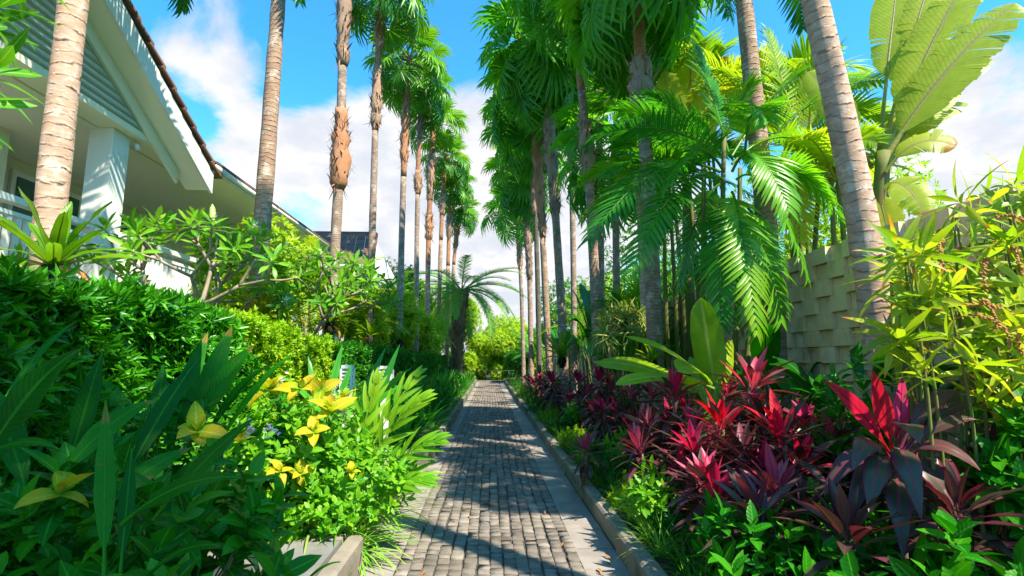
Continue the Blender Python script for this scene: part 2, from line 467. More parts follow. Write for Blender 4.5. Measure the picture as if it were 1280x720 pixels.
M['rhapis'] = leaf_mat('cane_palm_leaf', [(.1, .3, .01), (.3, .46, .015), (.5, .54, .05)], trans=.45, rough=.38, tip=(.62, .2, .03), tip0=.88, rib=(.3, .38, .06))
M['seed'] = solid_mat('seed_string', (.5, .25, .09), (.38, .16, .05), bump=0)
M['pandan'] = leaf_mat('variegated_leaf', [(.03, .18, .01), (.1, .28, .015), (.45, .42, .16)], edge=(.5, .45, .2), trans=.35, tip=(.5, .25, .1), tip0=.9)
M['far'] = leaf_mat('far_tree_leaf', [(.12, .32, .008), (.3, .48, .014), (.5, .56, .03)], trans=.45)
M['far_dark'] = leaf_mat('far_dark_leaf', [(.02, .14, .008), (.06, .26, .01), (.15, .38, .02)], trans=.36)
M['bark'] = solid_mat('bark', (.16, .12, .09), (.08, .06, .045), 9, bump=.5)
M['stem'] = solid_mat('green_stem', (.1, .18, .03), (.16, .12, .05), 9, bump=.1)
M['cane'] = solid_mat('cordyline_cane', (.22, .13, .09), (.12, .08, .06), 12, bump=.3)
M['pink_stem'] = solid_mat('pink_stem', (.55, .04, .1), (.35, .03, .06), 12, bump=.1)
M['trunk'] = trunk_mat('palm_trunk', (.4, .26, .18), (.26, .165, .115), .75, (.12, .08, .06), .075)
M['trunk_grey'] = trunk_mat('grey_palm_trunk', (.36, .26, .2), (.22, .16, .125), .7, (.1, .075, .06), .05)
M['trunk_pale'] = trunk_mat('pale_palm_trunk', (.56, .38, .28), (.4, .255, .18), .6, (.2, .13, .1), .11, lichen=(.62, .54, .47))
M['trunk_orange'] = trunk_mat('fresh_palm_trunk', (.46, .2, .1), (.3, .15, .09), .6, (.15, .08, .05), .05, lichen=(.45, .3, .22))
M['trunk_dark'] = trunk_mat('mossy_palm_trunk', (.12, .1, .07), (.07, .07, .05), .6, (.3, .24, .2), .05, lichen=(.1, .12, .07))
M['fibre'] = leaf_mat('leaf_base_fibre', [(.13, .09, .07), (.24, .17, .13), (.42, .28, .2), (.52, .2, .08)], trans=.05, rough=.9, spec=.1)
M['date_trunk'] = leaf_mat('date_palm_boot', [(.12, .09, .065), (.2, .15, .1), (.28, .2, .14)], trans=.0, rough=.9, spec=.1)
M['white'] = solid_mat('white_paint', (.74, .76, .72), (.68, .7, .66), 1.5, bump=.04, rough=.55, streak=(1, 1, .3), grime=((.42, .42, .33), 2.0, .45))
M['siding'] = solid_mat('white_siding', (.62, .7, .72), (.56, .65, .68), 1.3, bump=.05, rough=.6, streak=(1, .3, 3))
M['cream'] = solid_mat('cream_render', (.68, .66, .52), (.62, .6, .46), 1.2, bump=.08, rough=.7, grime=((.42, .42, .3), 1.6, .3))
M['soffit'] = solid_mat('soffit_paint', (.82, .81, .66), (.78, .77, .62), 1.0, bump=.03, rough=.6)
M['tile'] = leaf_mat('roof_tile', [(.16, .07, .05), (.24, .12, .085), (.12, .075, .07), (.3, .16, .12)], trans=0, rough=.75, spec=.25)
M['glass'] = solid_mat('window_glass', (.03, .12, .11), (.02, .08, .08), 2, rough=.08, bump=0, spec=.8)
M['block'] = leaf_mat('wall_block', [(.66, .51, .32), (.75, .58, .36), (.8, .66, .44), (.68, .55, .38)], trans=0, rough=.9, spec=.15)
M['rust'] = solid_mat('rusty_pipe', (.2, .09, .05), (.13, .06, .035), 14, bump=.3)
M['concrete'] = solid_mat('concrete', (.29, .26, .24), (.21, .19, .175), 2.5, bump=.3, bscale=60, rough=.85, grime=((.12, .11, .095), 2.2, .75))
M['kerb'] = solid_mat('kerb_concrete', (.28, .24, .2), (.18, .16, .13), 3.0, bump=.35, bscale=45, rough=.9, grime=((.1, .11, .06), 3.4, .85))
M['slab'] = solid_mat('planter_slab', (.22, .22, .215), (.15, .15, .148), 2.0, bump=.2, bscale=50, rough=.85, grime=((.12, .12, .1), 2.4, .8))
M['sett'] = leaf_mat('stone_sett', [(.125, .107, .095), (.18, .156, .14), (.235, .205, .183), (.295, .256, .228)], trans=0, rough=.8, spec=.25)
M['grout'] = solid_mat('joint_sand', (.07, .06, .055), (.045, .04, .035), 20, bump=.3)
M['soil'] = solid_mat('soil', (.05, .034, .022), (.028, .02, .013), 7, bump=.6, bscale=30)
M['ground'] = solid_mat('ground', (.05, .075, .02), (.06, .045, .028), .6, bump=.4, bscale=15)
M['dark'] = solid_mat('dark_metal', (.03, .035, .035), (.02, .02, .02), bump=0, rough=.5)


def stone_bump(m, scale=70, strength=.5, dist=.006):
    nt = m.node_tree; g = NT(nt)
    bs = [n for n in nt.nodes if n.type == 'BSDF_PRINCIPLED'][0]
    tc = g.n('TexCoord'); b = g.n('Bump'); b.inputs['Strength'].default_value = strength; b.inputs['Distance'].default_value = dist
    g.set(b.inputs['Height'], g.noise(tc.outputs['Object'], scale, 5, .65)); nt.links.new(b.outputs[0], bs.inputs['Normal'])


def dirty(m, scale, dark, lo, hi, amt, stretch=None):
    nt = m.node_tree; g = NT(nt)
    bs = [n for n in nt.nodes if n.type == 'BSDF_PRINCIPLED'][0]
    src = bs.inputs['Base Color'].links[0].from_socket
    tc = g.n('TexCoord'); vec = tc.outputs['Object']
    if stretch:
        mp = g.n('Mapping'); mp.inputs['Scale'].default_value = stretch; nt.links.new(vec, mp.inputs[0]); vec = mp.outputs[0]
    f = g.math('MULTIPLY', g.smooth(g.noise(vec, scale, 7, .68), lo, hi), amt)
    g.set(bs.inputs['Base Color'], g.mix(f, src, g.mix(1, src, dark, 'MULTIPLY')))


dirty(M['sett'], 1.6, (.5, .48, .42), .45, .68, .65)
dirty(M['sett'], 12, (.5, .55, .4), .52, .68, .6)
dirty(M['block'], 2.2, (.45, .45, .36), .5, .72, .8, (1, 1, .35))
dirty(M['siding'], 1.4, (.72, .74, .66), .48, .7, .6, (1, 1, .3))
stone_bump(M['sett'], 45, .6)
stone_bump(M['block'], 30, .5, .01)
stone_bump(M['tile'], 30, .3)
stone_bump(M['fibre'], 60, .8, .02)
#@@SETTING

# ------------------------------------------------------------------ setting
def gz(X, Y):
    """height of the beds and the garden"""
    zl = np.interp(X, [-60, -9, -4.6, -3.4, -2.6, -1.35, -1.3], [1.4, 1.4, 1.3, .6, .3, .2, -.02])
    zr = np.interp(X, [1.06, 1.1, 2.5, 4.2, 60], [-.02, .14, .22, .4, .4])
    z = np.where(X < 0, zl, zr)
    far = np.clip((Y - 42) / 10, 0, 1)
    return z * (1 - far) + .05 * far


xs = np.unique(np.concatenate([[-400, -120, -60, -30], np.arange(-12, 12, .25), [-1.3, 1.06, 1.1, 30, 60, 120, 400]]))
ys = np.unique(np.concatenate([[-300, -80, -30], np.arange(-12, 45, .5), [50, 60, 90, 150, 300, 900]]))
XX, YY = np.meshgrid(xs, ys)
ZZ = gz(XX, YY)
bump_ = rng.normal(0, .02, ZZ.shape); ZZ = ZZ + np.where((XX < -1.4) | (XX > 1.2), bump_, 0)
mb = MB(); nx = len(xs)
i, j = np.meshgrid(np.arange(len(ys) - 1), np.arange(nx - 1), indexing='ij')
b0 = (i * nx + j).ravel()
mb.add(np.stack([XX, YY, ZZ], -1), np.stack([b0, b0 + 1, b0 + nx + 1, b0 + nx], 1))
tag(mb.build('ground', M['ground'], smooth=True), kind='structure')

# concrete strips either side of the setts, with joints
mb = MB()
y = -6.0
while y < 37:
    h = U(1.05, 1.3)
    mb.box((.735, y + .006, -.1), (1.06, y + h - .006, .012 + U(-.003, .003)))
    y += h
y = -6.0
while y < 37:
    h = U(1.9, 2.4)
    x0 = -1.5 if 3.9 < y + h / 2 < 8.2 else -1.02
    mb.box((x0, y + .004, -.1), (-.715, y + h - .004, .008 + U(-.003, .003)))
    y += h
tag(mb.build('path_edge', M['concrete']), kind='structure')
mb = MB(); mb.box((-1.6, -6, -.12), (1.06, 37, -.004)); tag(mb.build('path_bed', M['grout']), kind='structure')

# stone setts
mb = MB()
nc, pit = 14, 1.45 / 14
rows = np.arange(-6, 36.8, pit)
cx, ry = np.meshgrid(np.arange(nc), np.arange(len(rows)))
cx = cx.ravel(); ry = ry.ravel(); N = len(cx)
wander = .006 * np.sin(rows[ry] * 1.9 + cx * .9) + .005 * np.sin(rows[ry] * 4.7 + cx * 2.3)
off = np.where(cx % 2 == 0, 0, .5) * pit * .25
px_ = -.715 + (cx + .5) * pit + wander
py_ = rows[ry] + off + .006 * np.sin(cx * 1.7 + rows[ry] * 3) + rng.normal(0, .004, N)
hx = pit / 2 - .004 - U(0, .004, N); hy = pit / 2 - .004 - U(0, .005, N)
zt = .012 + rng.normal(0, .0035, N) - .006 * np.cos(px_ * 2.0) + .006
tiltx = rng.normal(0, .035, N); tilty = rng.normal(0, .035, N)
sx_ = A(-1, 1, 1, -1); sy_ = A(-1, -1, 1, 1)
v = np.zeros((N, 12, 3))
for lvl, (k, dz) in enumerate(((1, -.03), (1, -.004), (.91, 0))):
    jx = rng.normal(0, .0035, (N, 4)); jy = rng.normal(0, .0035, (N, 4))
    v[:, lvl * 4:lvl * 4 + 4, 0] = px_[:, None] + sx_ * hx[:, None] * k + jx
    v[:, lvl * 4:lvl * 4 + 4, 1] = py_[:, None] + sy_ * hy[:, None] * k + jy
    v[:, lvl * 4:lvl * 4 + 4, 2] = zt[:, None] + dz + (sx_ * hx[:, None] * tiltx[:, None] + sy_ * hy[:, None] * tilty[:, None])
q0 = [(8, 9, 10, 11)]
for lvl in (0, 4):
    q0 += [(lvl + a, lvl + (a + 1) % 4, lvl + 4 + (a + 1) % 4, lvl + 4 + a) for a in range(4)]
q = (np.arange(N)[:, None, None] * 12 + np.array(q0)[None]).reshape(-1, 4)
at_ = np.zeros((N, 12, 3)); at_[..., 2] = np.clip(rng.normal(.5, .25, N), 0, 1)[:, None]
mb.add(v, q, None, at_)
tag(mb.build('path', M['sett']), kind='structure')

# kerbs
def kerb_run(x0, x1, ys_, z1, mat, name='kerb'):
    mb = MB()
    for a, b in zip(ys_[:-1], ys_[1:]):
        jz = U(-.012, .012); jx = U(-.009, .009)
        # chamfered top
        prof = [(x0 + jx, -.1), (x1 + jx, -.1), (x1 + jx, z1 - .02 + jz), (x1 - .02 + jx, z1 + jz), (x0 + .02 + jx, z1 + jz), (x0 + jx, z1 - .02 + jz)]
        mb.poly_prism(A(*[(x, a + U(.003, .009), z) for x, z in prof]), A(*[(x, b - U(.003, .009), z) for x, z in prof]))
    return tag(mb.build(name, mat), kind='structure')


kerb_run(1.063, 1.2, list(np.arange(-6, 37.5, 1.5)), .19, M['kerb'])
kerb_run(-1.02, -.9, list(np.arange(8.15, 37.5, 1.8)), .25, M['kerb'])
kerb_run(-1.09, -.965, [-6, -3, -.5, 2.0, 4.2], .28, M['kerb'])
mb = MB()
mb.box((-1.5, 8.0, -.1), (-.92, 8.14, .25))            # end face of the far planter
mb.box((-1.6, 4.07, -.1), (-1.093, 4.2, .28))
mb.box((-1.6, 37.6, -.1), (1.5, 38.0, .1))
tag(mb.build('kerb', M['kerb']), kind='structure')
mb = MB(); mb.box((-2.4, 2.75, -.1), (-1.093, 4.066, .275)); tag(mb.build('planter_slab', M['slab']), kind='structure')
mb = MB(); mb.box((-1.7, 8.143, -.1), (-1.023, 37.4, .2)); tag(mb.build('soil', M['soil']), kind='structure')
mb = MB(); mb.box((-6, 38.01, -.1), (6, 40, .02)); tag(mb.build('cross_path', M['concrete']), kind='structure')
# soil of the beds
def soil_strip(x0, x1, y0, y1, name='soil'):
    gx = np.linspace(x0, x1, 14); gy = np.linspace(y0, y1, 90); X_, Y_ = np.meshgrid(gx, gy)
    Z_ = gz(X_, Y_) + .03 + rng.normal(0, .012, X_.shape)
    b = MB(); n = len(gx); ii, jj = np.meshgrid(np.arange(89), np.arange(13), indexing='ij'); q = (ii * n + jj).ravel()
    b.add(np.stack([X_, Y_, Z_], -1), np.stack([q, q + 1, q + n + 1, q + n], 1))
    return tag(b.build(name, M['soil'], smooth=True), kind='structure')


soil_strip(1.2, 4.15, -4, 38)
soil_strip(-3.6, -1.36, 4.3, 38)
mb = MB(); mb.box((-2.6, -6, -.1), (-1.093, 2.747, .22)); tag(mb.build('soil', M['soil']), kind='structure')

# ------------------------------------------------------------------ house beside the path
house = thing('house', 'white house with a lapped gable, deep soffit and veranda behind the frangipani', 'house', (-8, 6, 1.3))
XS, ZB = -5.4, 5.08
YA, ZA = 1.6, 9.35            # apex of the gable (out of frame)
sl = (6.27 - ZB) / (8.51 - 6.48)  # rake slope of the siding
apz = ZB + (8.51 - YA) * sl
mb = MB()
z = ZB; ch = .105
while z < apz - .05:
    z1 = min(z + ch, apz)
    ya0 = 8.51 - (z - ZB) / sl; yb0 = 2 * YA - ya0
    ya1 = 8.51 - (z1 - ZB) / sl; yb1 = 2 * YA - ya1
    v = A((XS + .028, yb0, z), (XS + .028, ya0, z), (XS + .004, ya1, z1 + .012), (XS + .004, yb1, z1 + .012), (XS, yb0, z), (XS, ya0, z))
    mb.add(v, [(0, 1, 2, 3), (4, 5, 1, 0)])
    z = z1
mb.build('gable', M['siding'], house)
# rake: soffit, fascia, roof slope (both sides of the gable)
XO = -4.95
def rake(sgn):
    f = lambda y: YA + sgn * (y - YA)
    ys0 = A(f(YA), f(8.98)); zs = A(apz - .1, apz - .1 - (8.98 - YA) * sl)
    mb = MB()
    # boxed sloping soffit with a frieze board against the siding
    prof = [(XS + .003, -.12), (XO - .05, -.12), (XO - .05, .16), (XS + .003, .16)]
    mb.poly_prism(A(*[(x, ys0[0], zs[0] + dz) for x, dz in prof]), A(*[(x, ys0[1], zs[1] + dz) for x, dz in prof]))
    prof = [(XS + .03, -.34), (XS + .075, -.34), (XS + .075, -.121), (XS + .03, -.121)]
    mb.poly_prism(A(*[(x, ys0[0], zs[0] + dz) for x, dz in prof]), A(*[(x, f(8.62), zs[1] + .36 * sl + dz) for x, dz in prof]))
    mb.build('rake_soffit', M['soffit'], house)
    mb = MB()
    prof = [(XO - .048, -.16), (XO, -.16), (XO, .2), (XO - .048, .2)]
    mb.poly_prism(A(*[(x, ys0[0], zs[0] + dz) for x, dz in prof]), A(*[(x, ys0[1] + sgn * .03, zs[1] - .03 * sl + dz) for x, dz in prof]))
    mb.build('fascia', M['white'], house)
    # stepped tile courses along the slope
    mb = MB(); n = 25
    for k in range(n):
        y0, y1 = YA + (9.12 - YA) * k / n, YA + (9.12 - YA) * (k + 1.25) / n
        z0, z1 = apz + .14 - (y0 - YA) * sl, apz + .14 - (y1 - YA) * sl + .05
        nx_ = 12
        for c in range(nx_):
            xa, xb = XO + .06 - 4.0 * c / nx_, XO + .06 - 4.0 * (c + .97) / nx_
            pa = [(xa, f(y0), z0), (xb, f(y0), z0), (xb, f(y0), z0 + .035), (xa, f(y0), z0 + .035)]
            pb = [(xa, f(y1), z1), (xb, f(y1), z1), (xb, f(y1), z1 + .045), (xa, f(y1), z1 + .045)]
            if c >= 1 and min(z0, z1) < 5.12: continue
            r_ = U(0, 1); s0 = mb.n
            mb.poly_prism(A(*pa), A(*pb)); mb.a[-1][:, 2] = r_
    mb.build('roof', M['tile'], house)
rake(1); rake(-1)
# box return at the foot of the rake
mb = MB(); mb.box((XS - .1, 8.62, 5.0), (XO - .055, 8.98, 5.12)); mb.build('eave_return', M['white'], house)
# beam under the gable and the veranda ceiling
mb = MB(); mb.box((XS - .36, -5, 4.985), (XS + .02, 9.0, ZB - .003)); mb.build('beam', M['soffit'], house)
mb = MB(); mb.box((-8.3, -5, 4.96), (XS - .363, 15.4, 5.05)); mb.build('ceiling', M['soffit'], house)
# lower eave past the gable: soffit, fascia, gutter and roof slope
mb = MB(); mb.box((XS - .36, 9.003, 4.92), (XO - .035, 15.4, 4.98)); mb.build('soffit', M['soffit'], house)
mb = MB(); mb.box((XO - .032, 8.99, 4.93), (XO, 15.4, 5.07)); mb.build('fascia', M['white'], house)
mb = MB()
for k in range(10):
    x0, x1 = XO + .07 - k * .32, XO + .07 - (k + 1.2) * .32
    z0, z1 = 5.075 + k * .32 * .5, 5.075 + (k + 1.2) * .32 * .5 - .02
    n = 26
    for c in range(n):
        ya, yb = 9.0 + 6.5 * c / n, 9.0 + 6.5 * (c + .97) / n
        s_ = A((x0, ya, z0), (x0, yb, z0), (x0, yb, z0 + .04), (x0, ya, z0 + .04)); e_ = A((x1, ya, z1), (x1, yb, z1), (x1, yb, z1 + .03), (x1, ya, z1 + .03))
        r_ = U(0, 1); mb.poly_prism(s_, e_); mb.a[-1][:, 2] = r_
mb.build('roof', M['tile'], house)
mb = MB(); mb.tube(A((XO + .03, 9.0, 5.02), (XO + .03, 15.45, 5.02)), .05, 8); mb.build('gutter', M['white'], house)
mb = MB(); mb.tube(A((-5.52, 7.82, 4.93), (-5.5, 7.86, 4.84)), A(.035, .05), 8); mb.build('spotlight', M['white'], house)
# walls, plinth
mb = MB(); mb.box((-8.3, -5, 1.0), (-8.0, 15.2, 4.955)); mb.box((-8.0, 15.2, 1.0), (-5.9, 15.4, 4.95)); mb.build('wall', M['cream'], house)
mb = MB(); mb.box((-8, -5, .6), (-5.55, 15.18, 2.55)); mb.box((-8, -5, 2.553), (-5.5, 15.18, 2.6)); mb.build('plinth', M['white'], house)
for yc in (2.2, 7.55, 12.6):
    mb = MB(); mb.box((-5.88, yc - .17, 2.603), (-5.54, yc + .17, 4.983)); mb.box((-5.93, yc - .22, 4.86), (-5.49, yc + .22, 4.918)) if yc > 9 else None
    mb.box((-5.92, yc - .21, 2.604), (-5.5, yc + .21, 2.75)); mb.build('column', M['white'], house)
mb = MB(); mb.box((-7.99, 6.9, 2.603), (-7.1, 7.5, 4.958)); mb.build('wall', M['cream'], house)
for (y0, y1) in ((-5, 1.97), (2.43, 7.32), (7.78, 12.37), (12.83, 15.15)):
    bal = MB(); bal.box((-5.77, y0, 3.45), (-5.63, y1, 3.53)); bal.box((-5.74, y0, 3.3), (-5.66, y1, 3.35)); bal.box((-5.74, y0, 2.72), (-5.66, y1, 2.78))
    o = bal.build('balustrade', M['white'], house)
    sl_ = MB()
    for yy in np.arange(y0 + .08, y1 - .03, .125): sl_.box((-5.725, yy - .03, 2.782), (-5.675, yy + .03, 3.298))
    sl_.build('slat_panel', M['white'], o)
for (y0, y1) in ((8.6, 9.9), (10.8, 12.0), (3.2, 4.6)):
    w_ = MB(); w_.box((-7.99, y0 - .08, 2.9), (-7.94, y1 + .08, 4.75)); w_ = w_.build('window', M['white'], house)
    g_ = MB(); g_.box((-7.938, y0, 3.0), (-7.92, (y0 + y1) / 2 - .03, 4.65)); g_.box((-7.938, (y0 + y1) / 2 + .03, 3.0), (-7.92, y1, 4.65)); g_.build('pane', M['glass'], w_)

# second roof further along
h2 = thing('house', 'further house with a brown tiled roof rising above the palm shrubs', 'house', (-7.2, 23, 1.3))
mb = MB(); mb.box((-11, 21.2, 1.0), (-5.6, 30, 5.6)); mb.build('wall', M['white'], h2)
mb = MB(); n = 15
for k in range(n):
    f0, f1 = k / n, (k + 1.2) / n
    y0, y1 = 20.4 + 2.6 * f0, 20.4 + 2.6 * f1; z0, z1 = 5.45 + 1.85 * f0, 5.45 + 1.85 * f1 - .03
    xr0, xr1 = -4.75 - .5 * f0, -4.75 - .5 * f1
    m_ = 16
    for c in range(m_):
        xa0, xb0 = xr0 - 6.3 * c / m_, xr0 - 6.3 * (c + .97) / m_
        s_ = A((xa0, y0, z0), (xb0, y0, z0), (xb0, y0, z0 + .05), (xa0, y0, z0 + .05)); dx = xr1 - xr0
        e_ = s_ + A(dx, y1 - y0, z1 - z0)
        r_ = U(0, 1); mb.poly_prism(s_, e_); mb.a[-1][:, 2] = r_
mb.build('roof', M['tile'], h2)
mb = MB(); mb.tube(A((-11.4, 23.05, 7.3), (-5.2, 23.05, 7.3)), .1, 8); mb.tube(A((-5.2, 23.0, 7.28), (-4.72, 20.42, 5.5)), .09, 8); mb.build('ridge', M['tile'], h2)
mb = MB(); mb.box((-11, 20.43, 5.25), (-4.8, 20.5, 5.43)); mb.poly_prism(A((-4.8, 20.5, 5.3), (-5.3, 23, 7.15), (-4.8, 28, 5.3)), A((-4.9, 20.5, 5.3), (-5.4, 23, 7.15), (-4.9, 28, 5.3))); mb.build('fascia', M['white'], h2)

# ------------------------------------------------------------------ basket-weave block wall
wall = thing('garden_wall', 'cream wall of basket-weave blocks standing behind the cordylines', 'wall', (4.4, 15, .3))
bw, bh = .3, .215
mb = MB()
core = MB(); core.box((4.42, -3, 0), (4.6, 37, 2.98)); core.build('wall_core', M['block'], wall)
for r_ in range(14):
    z0 = .05 + r_ * bh
    for c in range(int(40 / bw)):
        y0 = -3 + c * bw
        out_ = .085 if (c + r_) % 2 == 0 else .02
        lo = (4.415 - out_ - U(0, .008), y0 + .004, z0 + .004); hi = (4.418, y0 + bw - .004, z0 + bh - .004)
        mb.box(lo, hi); mb.a[-1][:, 2] = np.clip(rng.normal(.5, .25), 0, 1)
mb.build('block_facing', M['block'], wall)
mb = MB(); Yp = 9.9; pp = at(853, 420, Yp)
mb.tube(A((4.25, 11.2, .3), (4.25, 11.2, 3.15)), .03, 8); o = mb.build('standpipe', M['rust']); tag(o, 'thin rusty pipe running up the block wall', 'pipe')

# ------------------------------------------------------------------ more plant builders
def bez(p0, p1, up, sag, n=14, ahead=None):
    p0 = np.asarray(p0, float); p1 = np.asarray(p1, float); up = np.asarray(up, float)
    t = np.linspace(0, 1, n)[:, None]
    return p0 + (p1 - p0) * t + up * sag * 4 * t * (1 - t)


def path_frames(pts, up):
    tg = nrmz(np.gradient(pts, axis=0))
    return frame(tg, up)


def path_leaf(mb, pts, up, W, prof='paddle', fold=.25, wave=.03, rnd=.5, torn=0, stalk=0.0):
    """one big leaf along a path; torn > 0 splits its halves into drooping strips"""
    pts = np.asarray(pts, float); n = len(pts)
    tg, nn, sd = path_frames(pts, up)
    t = np.linspace(0, 1, n)
    u = np.clip((t - stalk) / (1 - stalk), 0, 1)
    w = W / 2 * np.interp(u, *PROF[prof])
    if stalk: w = np.where(t < stalk, W * .02, w)
    if not torn:
        mcol = 2
        cols = np.linspace(-1, 1, 2 * mcol + 1)
        off = np.abs(cols)
        wav = wave * W * 2.2 * np.sin(t[:, None] * U(7, 12) + np.where(cols < 0, 1.7, 0)[None] + U(0, 6)) * (off ** 2)[None]
        v = pts[:, None] + sd[:, None] * (w[:, None] * cols[None] * math.cos(fold))[..., None] + nn[:, None] * (w[:, None] * off[None] * math.sin(fold) - .25 * w[:, None] * (off ** 2)[None] * .8 + wav)[..., None]
        k = len(cols)
        at_ = np.zeros((n, k, 3)); at_[..., 0] = u[:, None]; at_[..., 1] = cols[None]; at_[..., 2] = rnd
        i, j = np.meshgrid(np.arange(n - 1), np.arange(k - 1), indexing='ij'); b = (i * k + j).ravel()
        mb.add(v, np.stack([b, b + 1, b + k + 1, b + k], 1), None, at_)
    else:
        N = torn
        for sg in (1, -1):
            e = np.sort(np.concatenate([[stalk], stalk + (1 - stalk) * (np.arange(1, N) / N + rng.normal(0, .15 / N, N - 1)), [1.0]]))
            joined = U(0, 1, N) < .78
            hang = 0.0
            for a, b, jn in zip(e[:-1], e[1:], joined):
                if not jn: hang = U(-.08, .3)
                gap = 0 if jn else (b - a) * U(.05, .3)
                tt = A(a, b)
                P = np.stack([np.interp(tt, t, pts[:, q]) for q in range(3)], 1)
                T = nrmz(np.stack([np.interp(tt, t, tg[:, q]) for q in range(3)], 1))
                Nn = nrmz(np.stack([np.interp(tt, t, nn[:, q]) for q in range(3)], 1))
                S = np.cross(T, Nn) * sg
                ww = np.interp(np.clip((tt - stalk) / (1 - stalk), 0, 1), *PROF[prof]) * W / 2 * U(.9, 1.04)
                tk = A(1, gap and (1 - gap / (b - a)) or 1)
                rows = []
                for f in (0, .35, .7, 1):
                    lean = .5 * f
                    P2 = P + T * (ww * lean * .5)[:, None]
                    shrink = (P2[0] - P2[1]) * (f * (gap / max(b - a, 1e-6)))
                    q = P2 + S * (ww * f * math.cos(fold))[:, None] + Nn * (ww * (f * math.sin(fold) - (f ** 2) * (.18 + hang)))[:, None]
                    q[1] += shrink
                    rows.append(q)
                v = np.stack(rows, 1)                       # 2,4,3
                at_ = np.zeros((2, 4, 3)); at_[..., 0] = ((tt - stalk) / (1 - stalk))[:, None]; at_[..., 1] = A(0, .35, .7, 1) * sg; at_[..., 2] = rnd
                mb.add(v, [(j, j + 1, 4 + j + 1, 4 + j) for j in range(3)], None, at_)
    r = np.interp(t, [0, max(stalk, .05), 1], [W * .05 + .004, W * .035 + .003, .003])
    s0 = mb.n
    mb.tube(pts - nn * (r * .6)[:, None], r, 5, False, rnd=rnd, metres=False)


def frond_path(mb, pts, up, npair=34, ll=.45, lw=.045, start=.2, vang=.3, ldroop=.5, roll=0, rnd=None, nseg=3, phi0=1.2, phi1=.55, rr=.012):
    pts = np.asarray(pts, float); n = len(pts)
    mb.tube(pts, np.linspace(rr * 1.6, rr * .25, n), 5, False, rnd=.6, metres=False)
    t = np.linspace(start, .995, npair); tn = np.linspace(0, 1, n)
    P = np.stack([np.interp(t, tn, pts[:, i]) for i in range(3)], 1)
    g = np.gradient(pts, axis=0)
    tg = nrmz(np.stack([np.interp(t, tn, g[:, i]) for i in range(3)], 1))
    _, nn, sd = frame(tg, up)
    if roll: nn, sd = nn * math.cos(roll) + sd * math.sin(roll), sd * math.cos(roll) - nn * math.sin(roll)
    u = (t - start) / (1 - start); phi = phi0 + (phi1 - phi0) * u
    ln = ll * np.interp(u, [0, .15, .5, .85, 1], [.6, .92, 1, .72, .42])
    r0 = U(0, 1) if rnd is None else rnd
    for sg in (1, -1):
        va = vang + rng.normal(0, .08, npair)
        dd = tg * np.cos(phi)[:, None] + (sd * sg * np.cos(va)[:, None] + nn * np.sin(va)[:, None]) * np.sin(phi + rng.normal(0, .05, npair))[:, None]
        leaves(mb, P, dd, nn, ln * U(.92, 1.08, npair), lw, ldroop + rng.normal(0, .12, npair), 'blade', nseg, .3, 0, np.clip(r0 + rng.normal(0, .08, npair), 0, 1))


def whorls(mb, c, ax, m, L, W, t0, t1, rr=(0, 1), jit=.15):
    c = np.atleast_2d(c); K = len(c); ax = nrmz(np.broadcast_to(np.atleast_2d(ax), (K, 3)))
    p1, p2 = perp(ax); f = (np.arange(m) + .5) / m
    tilt = t0 + (t1 - t0) * f + rng.normal(0, jit, (K, m)); az = np.arange(m) * 2.39996 + U(0, 6.3, (K, 1))
    pr = p1[:, None] * np.cos(az)[..., None] + p2[:, None] * np.sin(az)[..., None]
    d = ax[:, None] * np.cos(tilt)[..., None] + pr * np.sin(tilt)[..., None]
    Lb = np.broadcast_to(L, (K,))[:, None] * U(.7, 1.2, (K, m)); Wb = W * U(.8, 1.15, (K, m))
    b = c[:, None] - ax[:, None] * (f * .35)[None, :, None] * Lb.mean()
    rk = U(rr[0], rr[1], (K, 1)) * .7 + U(0, .3, (K, m))
    tiny(mb, b.reshape(-1, 3), d.reshape(-1, 3), np.broadcast_to(ax[:, None], d.shape).reshape(-1, 3), Lb.ravel(), Wb.ravel(), .35, rk.ravel())


def proto(mb, name, mat, smooth=False):
    o = mb.build(name, mat, None, smooth); me = o.data
    bpy.data.objects.remove(o)
    return me


def put(name, me, parent, loc, rotz=0, sc=1.0, tilt=(0, 0)):
    """an object with shared mesh under an unrotated parent; loc in world"""
    o = bpy.data.objects.new(name, me); C.objects.link(o); o.parent = parent
    o.location = [float(a) for a in (np.asarray(loc) - (wloc(parent) if parent is not None else 0))]
    o.rotation_euler = (tilt[0], tilt[1], rotz); o.scale = (sc, sc, sc) if np.isscalar(sc) else sc
    return o


# ------------------------------------------------------------------ palms
def fan_crown(n=34, pet=.95, Rb=.62, low=-.75, nb=22):
    """crown of palmate leaves round the heart at the origin; returns leaf and stalk builders"""
    lf, st = MB(), MB()
    for i in range(n):
        f = (i + .5) / n
        el = 1.45 + (low - 1.45) * f ** .85 + random.gauss(0, .1)
        az = i * 2.39996 + random.gauss(0, .2)
        h = A(math.cos(az), math.sin(az), 0); d = h * math.cos(el) + A(0, 0, 1) * math.sin(el)
        L = pet * (.65 + .45 * f) * random.uniform(.85, 1.15)
        up = A(0, 0, 1) if el > -.5 else nrmz(A(0, 0, 1) * .6 + h)
        p = curve(h * .06 + A(0, 0, -.35 * f), d, up, L, .35 + .5 * f, 6)
        st.tube(p, np.linspace(.022, .012, 6), 4, False)
        tg = nrmz(p[-1] - p[-2])
        dd = nrmz(tg + A(0, 0, -1) * (.05 + .35 * f))
        if f > .85 and random.random() < .4: dd = nrmz(dd + A(0, 0, -.9))
        upv = nrmz(A(0, 0, 1) + h * (.3 + .9 * f))
        fan(lf, p[-1], dd, upv, Rb * random.uniform(.85, 1.12), nb, rnd=np.clip(.75 - .6 * f + random.gauss(0, .15), 0, 1), droop=.2 + .45 * f)
    return lf, st


